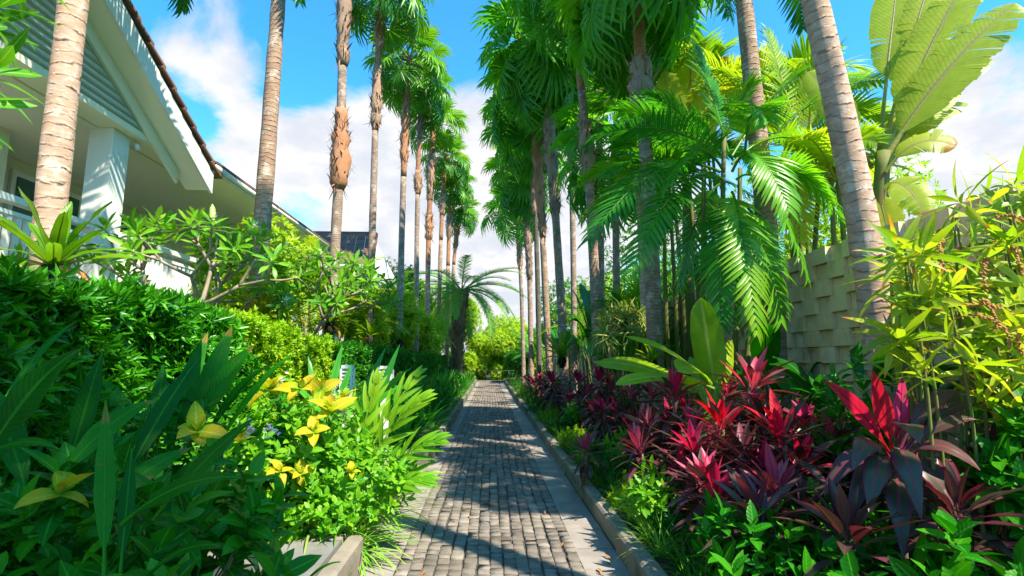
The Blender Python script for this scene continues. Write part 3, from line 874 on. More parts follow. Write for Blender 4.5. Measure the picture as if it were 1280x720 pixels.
def feather_crown(n=18, L=2.3, low=-.5, **kw):
    lf = MB()
    for i in range(n):
        f = (i + .5) / n
        el = 1.4 + (low - 1.4) * f + random.gauss(0, .08); az = i * 2.39996 + random.gauss(0, .2)
        h = A(math.cos(az), math.sin(az), 0); d = h * math.cos(el) + A(0, 0, 1) * math.sin(el)
        up = A(0, 0, 1) if el < 1.2 else -h
        frond(lf, h * .06, d, up, L * random.uniform(.85, 1.1), .9 + .5 * f, **kw)
    return lf


FANS = []
for k in range(4):
    lf, st = fan_crown(n=20 + 2 * k, pet=.95, Rb=.74, low=-.25 - .12 * k, nb=30)
    FANS.append((proto(lf, 'fan_crown', M['fan']), proto(st, 'leaf_stalks', M['petiole'])))
FANR = []
for k in range(4):
    lf, st = fan_crown(n=25 + 2 * k, pet=1.25, Rb=.92, low=-.6 - .12 * k, nb=32)
    FANR.append((proto(lf, 'fan_crown', M['fan_right']), proto(st, 'leaf_stalks', M['petiole'])))
FEAT = [proto(feather_crown(17, 2.4, npair=36, ll=.55, lw=.05, ldroop=.7), 'feather_crown', M['feather']) for k in range(2)]


def smooth_path(P, n=26):
    P = np.asarray(P, float)
    s = np.concatenate([[0], np.cumsum(np.linalg.norm(np.diff(P, axis=0), axis=1))]); s /= s[-1]
    t = np.linspace(0, 1, n)
    out = np.stack([np.interp(t, s, P[:, i]) for i in range(3)], 1)
    for _ in range(3): out[1:-1] = (out[:-2] + 2 * out[1:-1] + out[2:]) / 4
    return out


def palm(label, group, pix, Y, r0, r1, crown='fan', k=0, sc=1.0, sheath=(), mat='trunk', zg=None, flare=1.35, stalks=0, cat='palm tree', orange=None, name='fan_palm'):
    if crown in ('fan', 'fanr'): sc *= 1.2 if crown == 'fan' else 1.3; r0 *= .77; r1 *= .77
    P = [at(px, py, Y) for px, py in pix]
    if P[0][2] > .05:
        g = P[0].copy(); sl = (P[1] - P[0]) / max(P[1][2] - P[0][2], .1)
        zz = float(gz(g[0], Y)) if zg is None else zg
        if P[0][2] > zz + .05:
            P.insert(0, P[0] - sl * (P[0][2] - zz) * .6 - A(0, 0, .4 * (P[0][2] - zz))); P[0][2] = zz - .05
    pts = smooth_path(P, 40)
    root = thing(name, label, cat, pts[0], group)
    t = np.linspace(0, 1, 40); zrel = (pts[:, 2] - pts[0, 2])
    r = r0 + (r1 - r0) * t ** .8; r = r * (1 + (flare - 1) * np.exp(-zrel / .35)) * (1 + rng.normal(0, .02, 40))
    mb = MB()
    if orange is None: mb.tube(pts, r, 14, rnd=.5); mb.build('trunk', M[mat], root, True)
    else:
        z0 = at(0, orange, Y)[2]; i = max(2, int(np.searchsorted(pts[:, 2], z0)))
        i = min(i, 37)
        mb.tube(pts[:i + 1], r[:i + 1], 14, rnd=.5); mb.build('trunk', M[mat], root, True)
        m2 = MB(); m2.tube(pts[i:], r[i:] * 1.03, 12, rnd=.5); m2.build('upper_trunk', M['trunk_orange'], root, True)
    for (ya, yb, mul) in sheath:
        za, zb = at(0, yb, Y)[2], at(0, ya, Y)[2]
        zb = min(zb, pts[-1, 2] + .2)
        m = 12; zz = np.linspace(za, zb, m)
        pp = np.stack([np.interp(zz, pts[:, 2], pts[:, i]) for i in range(3)], 1); pp[:, 2] = zz
        rr = np.interp(zz, pts[:, 2], r) * (1 + (mul - 1) * .42) * (1 + .18 * np.sin(np.linspace(0, PI, m))) * U(.78, 1.22, m)
        rr[0] *= .72; rr[-1] *= .8
        sb = MB(); sb.tube(pp, rr, 14, rnd=U(.35, .95), bump=.1, metres=False)
        nf = int(95 * max(.5, (zb - za)))
        zi = U(za, zb, nf); a = U(0, 6.3, nf)
        pc = np.stack([np.interp(zi, pts[:, 2], pts[:, i]) for i in range(3)], 1); pc[:, 2] = zi
        h = np.stack([np.cos(a), np.sin(a), np.zeros(nf)], 1)
        b = pc + h * (np.interp(zi, zz, rr) * .9)[:, None]
        dn = np.where(U(0, 1, nf) < .3, -1.0, 1.0)
        leaves(sb, b, h * U(.15, .7, (nf, 1)) + A(0, 0, 1) * dn[:, None] + rng.normal(0, .15, (nf, 3)), h, U(.1, .42, nf) * (r1 / .12), U(.02, .075, nf) * (r1 / .12), U(-.9, .9, nf), 'blade', 3, .2)
        sb.build('fibre_sheath', M['fibre'], root)
    if stalks:
        sb = MB()
        for q in range(stalks):
            a = U(0, 6.3); h = A(math.cos(a), math.sin(a), 0); z = pts[-1] - A(0, 0, U(.1, 1.6))
            p = curve(z, h * .9 + A(0, 0, U(-.1, .5)), A(0, 0, 1), U(1.0, 2.1), U(1.1, 1.9), 8)
            sb.tube(p, np.linspace(.018, .006, 8), 4, False)
        sb.build('dead_stalk', M['bark'], root)
    if crown == 'fan':
        c = put('crown', FANS[k % 4][0], root, pts[-1], U(0, 6.3), sc); put('leaf_stalks', FANS[k % 4][1], c, pts[-1]).location = (0, 0, 0)
    elif crown == 'fanr':
        c = put('crown', FANR[k % 4][0], root, pts[-1], U(0, 6.3), sc); put('leaf_stalks', FANR[k % 4][1], c, pts[-1]).location = (0, 0, 0)
    elif crown == 'feather':
        put('crown', FEAT[k % 2], root, pts[-1], U(0, 6.3), sc)
    return root


GL = 'tall palms in the row along the hedge'
GR = 'tall palms in the row along the block wall'
palm('stout pale ringed palm trunk rising in front of the house gable', GL, [(60, 330), (64, 250), (92, 0), (112, -230)], 4.75, .137, .108, 'feather', 0, .9, mat='trunk_pale')
palm('smooth grey brown palm trunk crossing the end of the house eave', GL, [(318, 400), (324, 330), (336, 170), (348, 0), (360, -170)], 8, .148, .1, 'feather', 1, .95, mat='trunk')
palm('shaggy palm with dark fibre collars and hanging dead stalks before the brown roof', GL, [(411, 420), (416, 360), (425, 200), (430, 0), (437, -150)], 12, .17, .125, 'fan', 0, 1.0, sheath=[(128, 232, 2.0), (-30, 72, 1.9)], orange=70, stalks=12, mat='trunk_grey')
palm('slender palm with an orange fibre neck, standing next after the shaggy palm', GL, [(462, 430), (465, 300), (471, 100), (479, -20)], 15, .15, .12, 'fan', 1, .95, sheath=[(70, 150, 1.75), (5, 50, 1.7)], orange=165, stalks=8, mat='trunk_grey')
palm('straight palm whose drooping crown overlaps blue sky, fourth of its row before the further crowns', GL, [(499, 435), (502, 300), (506, 170), (512, 70)], 19, .17, .13, 'fan', 2, 1.0, sheath=[(112, 198, 1.9)], orange=215, stalks=6, mat='trunk_grey')
palm('palm with a grey fibre ring halfway up, behind the row\'s straight fourth palm', GL, [(520, 430), (521, 300), (523, 190), (530, 105)], 23, .16, .13, 'fan', 3, .95, sheath=[(205, 236, 1.9), (130, 165, 1.8)], orange=240, mat='trunk_grey')
palm('palm with rough double fibre collars, sixth along the hedge row', GL, [(534, 430), (535, 330), (538, 220), (543, 150)], 25, .17, .15, 'fan', 0, .95, sheath=[(262, 296, 2.0), (180, 245, 1.7)], orange=330, mat='trunk')
palm('thin palm with an orange upper stem, seventh along the hedge row', GL, [(548, 425), (550, 330), (553, 250), (557, 195)], 28, .15, .14, 'fan', 1, .95, sheath=[(232, 262, 1.9)], orange=300, mat='trunk')
palm('thin palm between the orange stemmed palm and the date palm', GL, [(559, 425), (560, 330), (562, 270), (565, 225)], 30, .15, .14, 'fan', 2, .9, sheath=[(258, 292, 1.8)], orange=330, mat='trunk')
palm('shortest palm of the hedge row with a yellowing crown above the date palm', GL, [(566, 425), (567, 330), (571, 290), (577, 262)], 32, .15, .13, 'fan', 3, .8, sheath=[(278, 305, 1.7)], orange=330, mat='trunk_grey')

palm('leaning smooth palm trunk in front of the basket-weave wall and bright sky', GR, [(1108, 520), (1102, 440), (1080, 285), (1048, 130), (1018, 0), (975, -180)], 4.8, .16, .12, 'feather', 0, .8, mat='trunk_pale', flare=1.1)
palm('smooth palm trunk half hidden by arching fronds beside the bright leaning trunk', GR, [(971, 500), (967, 400), (955, 240), (941, 110), (930, 0), (914, -150)], 7, .165, .11, 'feather', 1, .8, mat='trunk')
palm('stout palm with a bulging brown fibre collar above the feather fronds', GR, [(820, 470), (818, 400), (811, 240), (803, 130), (797, 0), (792, -85)], 8.3, .19, .125, 'fanr', 0, .85, sheath=[(52, 122, 2.1)], orange=140, mat='trunk_grey', stalks=6)
palm('pale slim companion trunk touching the stout collared palm', GR, [(806, 470), (807, 400), (800, 250), (790, 100), (782, -20)], 9.6, .12, .09, 'fanr', 3, .75, mat='trunk_pale')
palm('palm with a banded upper stem and torn fibre, first of the tight cluster', GR, [(747, 450), (745, 380), (737, 230), (727, 110), (716, 0), (712, -70)], 11.5, .165, .12, 'fanr', 1, .85, sheath=[(132, 222, 1.75), (-5, 30, 1.9)], orange=110, mat='trunk', stalks=6)
palm('orange topped palm just behind the banded one in the tight cluster', GR, [(752, 450), (751, 340), (749, 160), (748, 40), (748, -25)], 13.5, .14, .12, 'fanr', 2, .85, sheath=[(60, 130, 1.6), (-20, 30, 1.6)], orange=70, mat='trunk_grey')
palm('palm with smooth pale lower trunk and dark shaggy neck beside the path\'s shaded stretch', GR, [(705, 450), (702, 390), (694, 260), (684, 130), (676, 40)], 15, .17, .14, 'fanr', 3, .95, sheath=[(130, 262, 1.8)], mat='trunk')
palm('straight brown palm in the tight cluster between two shaggy necked palms', GR, [(718, 450), (717, 350), (715, 230), (714, 150), (712, 90)], 16.5, .13, .12, 'fanr', 0, .85, sheath=[(150, 205, 1.6)], mat='trunk_grey')
palm('shaggy palm with red brown fibre to half its height', GR, [(686, 445), (683, 390), (677, 270), (670, 170), (664, 100)], 18, .16, .14, 'fanr', 1, .95, sheath=[(150, 290, 1.7)], orange=300, mat='trunk')
palm('thin dark palm trunk third from the path\'s far end on the wall side', GR, [(674, 445), (672, 350), (669, 250), (663, 150)], 21, .14, .13, 'fanr', 2, .9, sheath=[(210, 262, 1.7)], mat='trunk_dark')
palm('palm with mottled reddish trunk second from the path\'s far end on the wall side', GR, [(664, 445), (662, 350), (659, 280), (654, 205)], 24, .16, .14, 'fanr', 3, .9, sheath=[(245, 345, 1.5)], mat='trunk')
palm('last slim palm at the far end of the wall row', GR, [(654, 440), (652, 370), (649, 310), (645, 255)], 28, .15, .13, 'fanr', 0, .85, sheath=[(290, 330, 1.6)], mat='trunk_grey')
palm('shorter fan palm whose crown fills the gap between the cluster and the stout palm', GR, [(772, 450), (770, 300), (768, 165)], 12.6, .13, .11, 'fanr', 1, .8, mat='trunk_grey')
SHORT = palm('short dark mossy palm trunk standing behind the tallest red cordyline', None, [(1131, 530), (1129, 450), (1126, 388), (1124, 352)], 3.7, .075, .06, None, mat='trunk_dark', flare=1.1)

for (x, y, z, s_, lab) in ((3.6, .9, 15.5, .6, 'palm beyond the bed edge whose trunk shadow crosses the near path'), (5.5, 1.4, 9.4, .52, 'unseen palm behind the wall, added so its fan shadow falls on the setts'), (8.3, -3.3, 8.6, 1.0, 'unseen palm behind the wall, added to shade the near corner'), (2.5, -2.6, 9.2, .95, 'unseen palm beside the path, added to shade the near hedge')):  # palms out of view, added for the shade they cast
    root = thing('fan_palm', lab, 'palm tree', (x, y, .1), GR)
    mb = MB(); mb.tube(smooth_path([(x, y, 0), (x + .1, y, z * .5), (x - .1, y + .1, z)], 20), np.linspace(.17, .12, 20), 10); mb.build('trunk', M['trunk'], root, True)
    c = put('crown', FANR[int(abs(y)) % 4][0], root, (x - .1, y + .1, z), U(0, 6), s_); put('leaf_stalks', FANR[int(abs(y)) % 4][1], c, (0, 0, 0)).location = (0, 0, 0)

mb = MB(); tp = at(1124, 352, 3.7); rosettes(mb, tp, A(.2, -.1, 1), 14, .5, .05, .4, 1.8, .4, 1.1, 'lance', 6, .25); mb.build('crown', M['rhapis'], SHORT)

# date palm at the far end
dp = at(573, 440, 29); dtop = at(577, 362, 29)
root = thing('date_palm', 'date palm with a thick rough trunk and long arching feather fronds near the path\'s end', 'palm tree', (dp[0], 29, .2))
mb = MB(); pts = smooth_path([(dp[0], 29, .1), (dp[0], 29, 2.5), dtop], 14)
mb.tube(pts, np.interp(np.linspace(0, 1, 14), [0, .4, .8, 1], [.26, .27, .38, .44]), 14, rnd=.2, metres=False, bump=.05)
nf = 420; zi = U(.2, dtop[2], nf); a = np.arange(nf) * 2.39996
h = np.stack([np.cos(a), np.sin(a), np.zeros(nf)], 1); pc = np.stack([np.interp(zi, pts[:, 2], pts[:, i]) for i in range(3)], 1)
leaves(mb, pc + h * (np.interp(zi, [0, 1.5, dtop[2]], [.24, .26, .4]))[:, None], h * .4 + A(0, 0, 1), h, .32, .13, -.5, 'blade', 2, .3)
mb.build('trunk', M['date_trunk'], root)
lf = MB()
for i_ in range(34):
    f = (i_ + .5) / 34; el = .85 - 1.2 * f; az = i_ * 2.39996 + random.gauss(0, .15)
    h = A(math.cos(az), math.sin(az), 0)
    frond(lf, dtop + h * .2, h * math.cos(el) + A(0, 0, 1) * math.sin(el), A(0, 0, 1) if el < 1.1 else -h, random.uniform(3.4, 4.4), .9 + .55 * f, npair=58, ll=.55, lw=.045, start=.18, vang=.4, ldroop=.35, nseg=2, rr=.025)
lf.build('crown', M['date'], root)

# ------------------------------------------------------------------ feather palm clump and giant banana by the wall
root = thing('areca_palm', 'clumping palm with arching glossy feather fronds in front of the block wall', 'palm', (3.5, 6.7, .35))
Yc = 6.6
hub = at(905, 235, Yc)
mb = MB()
for (bx, by, tx, ty, dy) in ((872, 500, 880, 200, .1), (893, 500, 905, 170, -.1), (915, 500, 925, 210, .15), (930, 490, 948, 230, .3), (880, 500, 862, 240, .4)):
    mb.tube(smooth_path([at(bx, by, Yc + dy), at((bx + tx) / 2 + 3, (by + ty) / 2, Yc + dy), at(tx, ty, Yc + dy)], 14), np.linspace(.045, .03, 14), 8); mb.build('cane', M['stem'], root, True); mb = MB()
FR = [  # base px, tip px, depth of base, tip, sag
    (905, 195, 742, 172, 6.6, 5.8, .25), (900, 215, 736, 300, 6.5, 5.6, .42), (905, 225, 790, 338, 6.5, 5.5, .45), (905, 200, 808, 118, 6.8, 6.6, .15),
    (910, 190, 872, 60, 6.8, 7.0, .05), (915, 195, 1000, 92, 6.8, 7.4, .12), (915, 205, 1045, 205, 6.6, 6.9, .4), (920, 225, 1008, 345, 6.5, 6.0, .5),
    (915, 240, 945, 415, 6.3, 5.7, .35), (935, 210, 1105, 100, 7.0, 7.2, .35), (945, 235, 1068, 300, 6.6, 6.4, .5), (900, 230, 850, 360, 6.9, 7.0, .3),
    (915, 215, 985, 262, 6.3, 5.6, .45), (905, 215, 838, 230, 6.3, 5.3, .35), (950, 240, 1035, 250, 6.7, 6.2, .35), (880, 240, 770, 240, 6.9, 6.9, .35), (900, 195, 940, 105, 6.6, 6.3, .1),
    (935, 260, 975, 400, 6.5, 6.2, .3), (900, 250, 902, 405, 6.4, 5.9, .25), (885, 215, 775, 140, 7.1, 7.6, .3), (930, 200, 960, 150, 6.3, 5.4, .4), (860, 250, 815, 300, 7.2, 7.0, .3)]
for k, (bx, by, tx, ty, ya, yb, sag) in enumerate(FR):
    mb = MB()
    frond_path(mb, bez(at(bx, by, ya), at(tx, ty, yb), (0, 0, 1), sag, 18), (0, 0, 1), npair=30, ll=.5, lw=.05, start=.2, vang=.25, ldroop=.55, roll=U(-.5, .5), rr=.013, nseg=4, rnd=.25 + .5 * (tx > 930) + U(-.15, .15))  # fronds on the wall side get a lighter, backlit tone by colour
    mb.build('frond', M['areca'], root)
root = thing('areca_palm', 'sunlit yellow green feather palm behind the glossy clump and under the giant banana leaves', 'palm', (4.9, 7.6, .4))
mb = MB()
for bx, tx in ((990, 1000), (1015, 1030), (960, 985)):
    mb.tube(smooth_path([at(bx, 480, 7.9), at(bx + 3, 300, 7.9), at(tx, 170, 7.9)], 12), np.linspace(.05, .03, 12), 8)
mb.build('cane', M['stem'], root, True)
for (bx, by, tx, ty, ya, yb, sag) in ((1000, 180, 960, 40, 7.8, 8.2, .05), (1005, 180, 1050, 60, 7.8, 7.9, .1), (1010, 180, 1110, 150, 7.8, 7.2, .35), (1010, 190, 1105, 235, 7.8, 7.4, .45), (1000, 190, 900, 90, 8.0, 8.4, .3), (1015, 190, 1075, 290, 7.7, 7.1, .45),
                                    (1000, 195, 930, 170, 7.8, 7.6, .35), (1010, 185, 1020, 80, 7.8, 7.4, .1), (1020, 200, 1090, 190, 7.7, 7.0, .3), (995, 180, 880, 150, 8.2, 8.6, .4), (1000, 200, 1000, 300, 7.6, 7.2, .3), (985, 190, 850, 60, 8.6, 9.4, .35), (1030, 240, 1110, 320, 7.4, 6.9, .3)):
    mb = MB(); frond_path(mb, bez(at(bx, by, ya), at(tx, ty, yb), (0, 0, 1), sag, 16), (0, 0, 1), npair=28, ll=.55, lw=.055, start=.15, ldroop=.6, roll=U(-.5, .5), rr=.014); mb.build('frond', M['sunlit_palm'], root)

root = thing('giant_banana', 'giant banana plant with torn backlit leaves rising over the block wall', 'banana plant', (5.2, 6.3, .4))
Yg = 6.2
mb = MB(); mb.tube(smooth_path([at(1098, 520, Yg), at(1098, 380, Yg), at(1100, 260, Yg), at(1104, 190, Yg)], 16), np.linspace(.14, .08, 16), 12); mb.build('stem', M['stem'], root, True)
for (bx, by, tx, ty, ya, yb, sag, W, torn, stalk) in (
        (1104, 200, 1268, 4, 6.2, 5.7, .16, .78, 34, .14), (1103, 195, 1216, -42, 6.3, 6.2, .1, .7, 30, .2), (1102, 190, 1178, -75, 6.5, 6.9, .06, .6, 30, .25),
        (1098, 190, 1125, -48, 6.6, 7.2, .04, .6, 26, .35), (1106, 208, 1236, 70, 6.4, 6.5, .2, .5, 26, .2), (1103, 200, 1190, -20, 6.8, 7.4, .12, .6, 26, .25), (1106, 215, 1205, 128, 6.5, 6.7, .22, .45, 20, .2), (1106, 215, 1194, 184, 6.1, 5.7, .22, .42, 20, .18), (1104, 235, 1158, 268, 6.0, 5.5, .2, .42, 18, .2),
        (1095, 240, 1120, 345, 6.2, 6.0, .25, .42, 16, .2), (1090, 210, 1010, 90, 6.6, 7.0, .15, .5, 24, .25), (1100, 205, 1150, 130, 6.4, 6.8, .1, .5, 18, .15)):
    mb = MB(); path_leaf(mb, bez(at(bx, by, ya), at(tx, ty, yb), (0, 0, 1), sag, 22), nrmz(A(-.55, -.65, .5)), W, 'paddle', .2, 0, U(.2, .9), torn, stalk); mb.build('leaf', M['traveller'], root)

for (lab, hx_, hy_, Yh, mat, K, Lp, s0) in (('layered feather palm filling the gap between the stout palm and the glossy clump', 835, 235, 9.0, 'areca', 15, 120, .2), ('tall sunlit feather palm behind the smooth half hidden trunk', 985, 140, 9.2, 'sunlit_palm', 16, 135, .3), ('sunlit feather palm hanging over the top of the block wall', 1045, 225, 6.9, 'sunlit_palm', 12, 105, .4), ('yellow green feather palm behind the pale upright banana leaves', 880, 130, 10.5, 'sunlit_palm', 15, 130, .1)):
    q0 = at(hx_, hy_, Yh); root = thing('areca_palm', lab, 'palm', (q0[0], Yh, float(gz(q0[0], Yh))))
    mb = MB(); b_ = A(q0[0], Yh, float(gz(q0[0], Yh)))
    for dx in (-.15, 0.05, .2): mb.tube(smooth_path([b_ + A(dx, dx, 0), (b_ + q0) / 2 + A(dx, 0, 0), q0 + A(dx * .5, 0, 0)], 10), np.linspace(.05, .03, 10), 8)
    mb.build('cane', M['stem'], root, True)
    for k in range(K):
        a = s0 + k * 2.39996; el = 1.25 - 1.2 * (k + .5) / K; Lm = Lp / 640 * Yh * U(.85, 1.15)
        tip = q0 + Lm * A(math.cos(a) * math.cos(el), .8 * math.sin(a) * math.cos(el), math.sin(el) * .8 - .25)
        if tip[0] > 4.3 and Yh < 7.5 and tip[2] < 3.0: tip[2] = 3.1
        mb = MB(); frond_path(mb, bez(q0, tip, (0, 0, 1), .18 * Lm, 16), (0, 0, 1), npair=28, ll=.3 * Lm, lw=.034 * Lm, start=.15, ldroop=.6, roll=U(-.5, .5), rr=.014); mb.build('frond', M[mat], root)

# tall leaves seen between the palms
root = thing('giant_banana', 'tall banana plant with pale upright leaves seen between the palm trunks', 'banana plant', (4.0, 9.4, .4))
mb = MB(); mb.tube(smooth_path([at(862, 480, 9.4), at(860, 330, 9.4), at(858, 230, 9.4)], 10), np.linspace(.14, .08, 10), 10); mb.build('stem', M['stem'], root, True)
for (bx, by, tx, ty, ya, yb, sag, W) in ((858, 240, 866, 38, 9.4, 9.6, .05, .75), (858, 240, 830, 90, 9.4, 9.2, .1, .6), (860, 245, 905, 70, 9.5, 10, .1, .65), (858, 250, 800, 200, 9.4, 8.9, .3, .55), (858, 255, 905, 290, 9.3, 8.9, .3, .55)):
    mb = MB(); path_leaf(mb, bez(at(bx, by, ya), at(tx, ty, yb), (0, 0, 1), sag, 18), (-.6, -.7, .3), W, 'paddle', .2, 0, U(.3, .8), 22, .22); mb.build('leaf', M['traveller'], root)

# bright young banana among the cordylines
root = thing('banana_plant', 'young banana plant with bright lime leaves among the red cordylines', 'banana plant', (at(893, 540, 5.8)[0], 5.8, .25))
mb = MB(); b0 = at(893, 560, 5.8); mb.tube(smooth_path([b0, at(893, 520, 5.8), at(895, 478, 5.8)], 8), np.linspace(.045, .03, 8), 8); mb.build('stem', M['lime'], root, True)
for (bx, by, tx, ty, ya, yb, sag, W, upv) in ((895, 490, 876, 372, 5.8, 5.7, -.03, .36, (-.5, -.8, .2)), (893, 485, 770, 480, 5.7, 5.2, .1, .2, (.1, -.55, .8)), (890, 480, 846, 462, 5.7, 5.0, .09, .28, (.2, -.6, .8)),
                                      (888, 475, 782, 420, 5.9, 6.0, .08, .13, (.3, -.5, .7)), (893, 520, 862, 446, 5.8, 6.1, .02, .16, (-.3, -.8, .3)), (898, 500, 915, 425, 5.9, 6.2, .02, .2, (.4, -.8, .3)), (893, 500, 742, 452, 6.0, 6.9, .12, .3, (0, -.6, .7))):
    mb = MB(); path_leaf(mb, bez(at(bx, by, ya), at(tx, ty, yb), (0, 0, 1), sag, 16), upv, W, 'paddle', .22, .03, U(.2, .9), 0, .12); mb.build('leaf', M['banana'], root)

# broad dark clumps along the wall between the trunks
def banana_clump(label, x, y, h, n, mat, seed, group, W=.32, name='heliconia'):
    root = thing(name, label, 'heliconia', (x, y, gz(x, y)), group)
    st = MB(); lf = MB()
    for k in range(n):
        a = k * 2.4 + U(-.3, .3); hh = h * U(.65, 1.0); b = A(x + .25 * math.cos(a) * U(.2, 1), y + .25 * math.sin(a) * U(.2, 1), float(gz(x, y)))
        t = b + A(.25 * math.cos(a), .25 * math.sin(a), hh * .55)
        st.tube(smooth_path([b, (b + t) / 2, t], 6), np.linspace(.03, .018, 6), 6)
        tip = t + A(.5 * math.cos(a), .5 * math.sin(a), hh * U(.1, .5))
        path_leaf(lf, bez(t, tip, (0, 0, 1), U(.1, .3), 12), A(0, 0, 1) - .4 * A(math.cos(a), math.sin(a), 0), W * U(.8, 1.1), 'paddle', .25, .03, U(0, 1), 0, .1)
    st.build('stem', M['stem'], root, True); lf.build('leaves', M[mat], root)


GH = 'broad leaved heliconias along the block wall'
for k, (x, y, h, n, lab) in enumerate(((2.9, 9.9, 2.4, 9, 'dark heliconia clump behind the stout collared palm'), (3.3, 10.6, 3.2, 13, 'tall heliconia clump between the collared palm and the tight palm cluster'), (3.0, 13.2, 3.4, 13, 'heliconia clump with broad leaves behind the tight palm cluster'),
                                     (3.4, 16.0, 3.6, 12, 'heliconia clump halfway along the block wall'), (3.0, 19.5, 3.4, 12, 'heliconia clump near the reddish palm trunks'), (2.8, 24, 3.6, 12, 'heliconia clump at the far end of the block wall'), (3.9, 7.2, 1.7, 9, 'low heliconia clump under the glossy feather palm'), (3.9, 5.2, 1.6, 8, 'heliconia leaves against the near basket-weave blocks'))):
    banana_clump(lab, x, y, h, n, 'banana_dark' if k % 3 else 'broad', k, GH, .36)

# areca clumps in the middle distance
def areca_clump(label, x, y, h, n, mat, group, L=1.9, name='areca_palm'):
    root = thing(name, label, 'palm', (x, y, gz(x, y)), group); z0 = float(gz(x, y))
    st, lf = MB(), MB()
    for k in range(n):
        a = k * 2.4 + U(-.3, .3); r = U(.05, .3); b = A(x + r * math.cos(a), y + r * math.sin(a), z0); t = b + A(.15 * math.cos(a), .15 * math.sin(a), h * U(.35, .6))
        st.tube(A(b, t), .03, 6)
        for q in range(4):
            el = 1.35 - .32 * q + U(-.15, .15); az = a + U(-1.3, 1.3); hh = A(math.cos(az), math.sin(az), 0)
            frond(lf, t, hh * math.cos(el) + A(0, 0, 1) * math.sin(el), A(0, 0, 1) if el < 1.1 else -hh, L * U(.75, 1.1), U(.8, 1.4), npair=22, ll=.45, lw=.045, ldroop=.5, nseg=2)
    st.build('cane', M['stem'], root, True); lf.build('fronds', M[mat], root)


GA = 'feather palms filling the background'
for (x, y, h, n, m, lab) in ((-4.6, 13.5, 3.2, 5, 'sunlit_palm', 'feather palm clump behind the second frangipani'), (-4.4, 17.5, 4.0, 6, 'sunlit_palm', 'yellow green feather palm below the brown tiled roof'), (-4.8, 22, 4.2, 6, 'sunlit_palm', 'feather palm clump between the slender palm trunks'), (-3.9, 27, 4.0, 6, 'sunlit_palm', 'yellow feather palm beside the date palm'), (-6.2, 19, 4.4, 5, 'areca', 'feather palm against the further house'),  # shaded clumps here take the sunny leaf colour to look brighter
                             (3.4, 12, 4.0, 6, 'areca', 'feather palm clump behind the banded palm'), (3.6, 18, 4.2, 6, 'sunlit_palm', 'yellow feather palm seen through the wall side trunks'), (2.6, 30, 4.0, 6, 'areca', 'feather palm near the far end of the wall')):
    areca_clump(lab, x, y, h, n, m, GA)


# ------------------------------------------------------------------ frangipani
def frangipani(name, label, base, H, spread, levels=4, group=None, Lf=.27, keep=None):
    root = thing(name, label, 'frangipani', base, group)
    st, tips = MB(), []

    def br(p, d, L, r, lev):
        d = nrmz(d); e = p + d * L
        mid = p + d * L * .5 + rng.normal(0, .05 * L, 3)
        st.tube(smooth_path([p, mid, e], 6), np.linspace(r, r * .8, 6), 7)
        if lev == 0: tips.append((e, d)); return
        m = 3 if lev >= levels - 1 else random.choice((2, 3, 3))
        a0 = U(0, 6.3); p1, p2 = perp(d)
        for q in range(m):
            a = a0 + q * 2 * PI / m + U(-.3, .3)
            s_ = spread * U(.8, 1.2)
            nd = d * math.cos(s_) + (p1 * math.cos(a) + p2 * math.sin(a)) * math.sin(s_)
            nd[2] = max(nd[2], .12)
            br(e, nd, L * U(.68, .9), r * .72, lev - 1)
    br(np.asarray(base, float), A(.05, -.05, 1), H * .3, .055, levels)
    st.build('branches', M['frangi_bark'], root, True)
    lf = MB(); Cc = A(*[t[0] for t in tips]); D = A(*[t[1] for t in tips]); D = nrmz(D + A(0, 0, .5))
    rosettes(lf, Cc, D, 13, Lf, Lf * .3, .5, 1.75, .1, .7, 'obov', 4, .2, .1, rr=(0, 1))
    lf.build('leaves', M['frangi'], root)
    fl = MB(); sel = U(0, 1, len(tips)) < .25
    if sel.any():
        rosettes(fl, Cc[sel] + D[sel] * .1, D[sel], 9, .06, .035, .5, 1.5, .4, .5, 'obov', 2, .2, .08)
        fl.build('blossoms', M['flower'], root)
    return root


g1 = at(232, 395, 7.0); random.seed(5)
frangipani('frangipani', 'frangipani with pale forked branches in front of the white balustrade', (g1[0], 7.0, 1.05), 2.5, .64, 4, Lf=.23)
g2 = at(385, 405, 11)
frangipani('frangipani', 'second frangipani beyond the smooth grey brown palm trunk', (g2[0], 11, 1.1), 2.7, .62, 4, Lf=.27)
frangipani('frangipani', 'low young frangipani between the nest fern and the forked frangipani', (at(165, 400, 5.6)[0], 5.6, 1.0), 1.45, .6, 2, Lf=.24)
# branch overhead near the camera
root = thing('frangipani', 'frangipani branch tips hanging into view before the gable siding', 'frangipani', (-3.35, 2.3, .6))
st, lf = MB(), MB()
fork = A(-3.3, 2.4, 2.3)
st.tube(smooth_path([(-3.35, 2.3, .5), (-3.4, 2.35, 1.5), fork], 8), np.linspace(.08, .06, 8), 8)
Tp = [at(-8, 12, 2.7), at(-25, 95, 2.6), at(-40, 40, 2.9), at(-60, 130, 2.5), at(20, -40, 2.8)]
for t in Tp: st.tube(smooth_path([fork, (fork + t) / 2 + A(-.1, 0, -.05), t], 8), np.linspace(.045, .02, 8), 7)
rosettes(lf, A(*Tp), nrmz(A(*[t - fork for t in Tp]) + A(.3, 0, .1)), 12, .3, .075, .4, 1.7, .1, .7, 'obov', 5, .2, .1)
st.build('branches', M['frangi_bark'], root, True); lf.build('leaves', M['frangi'], root)


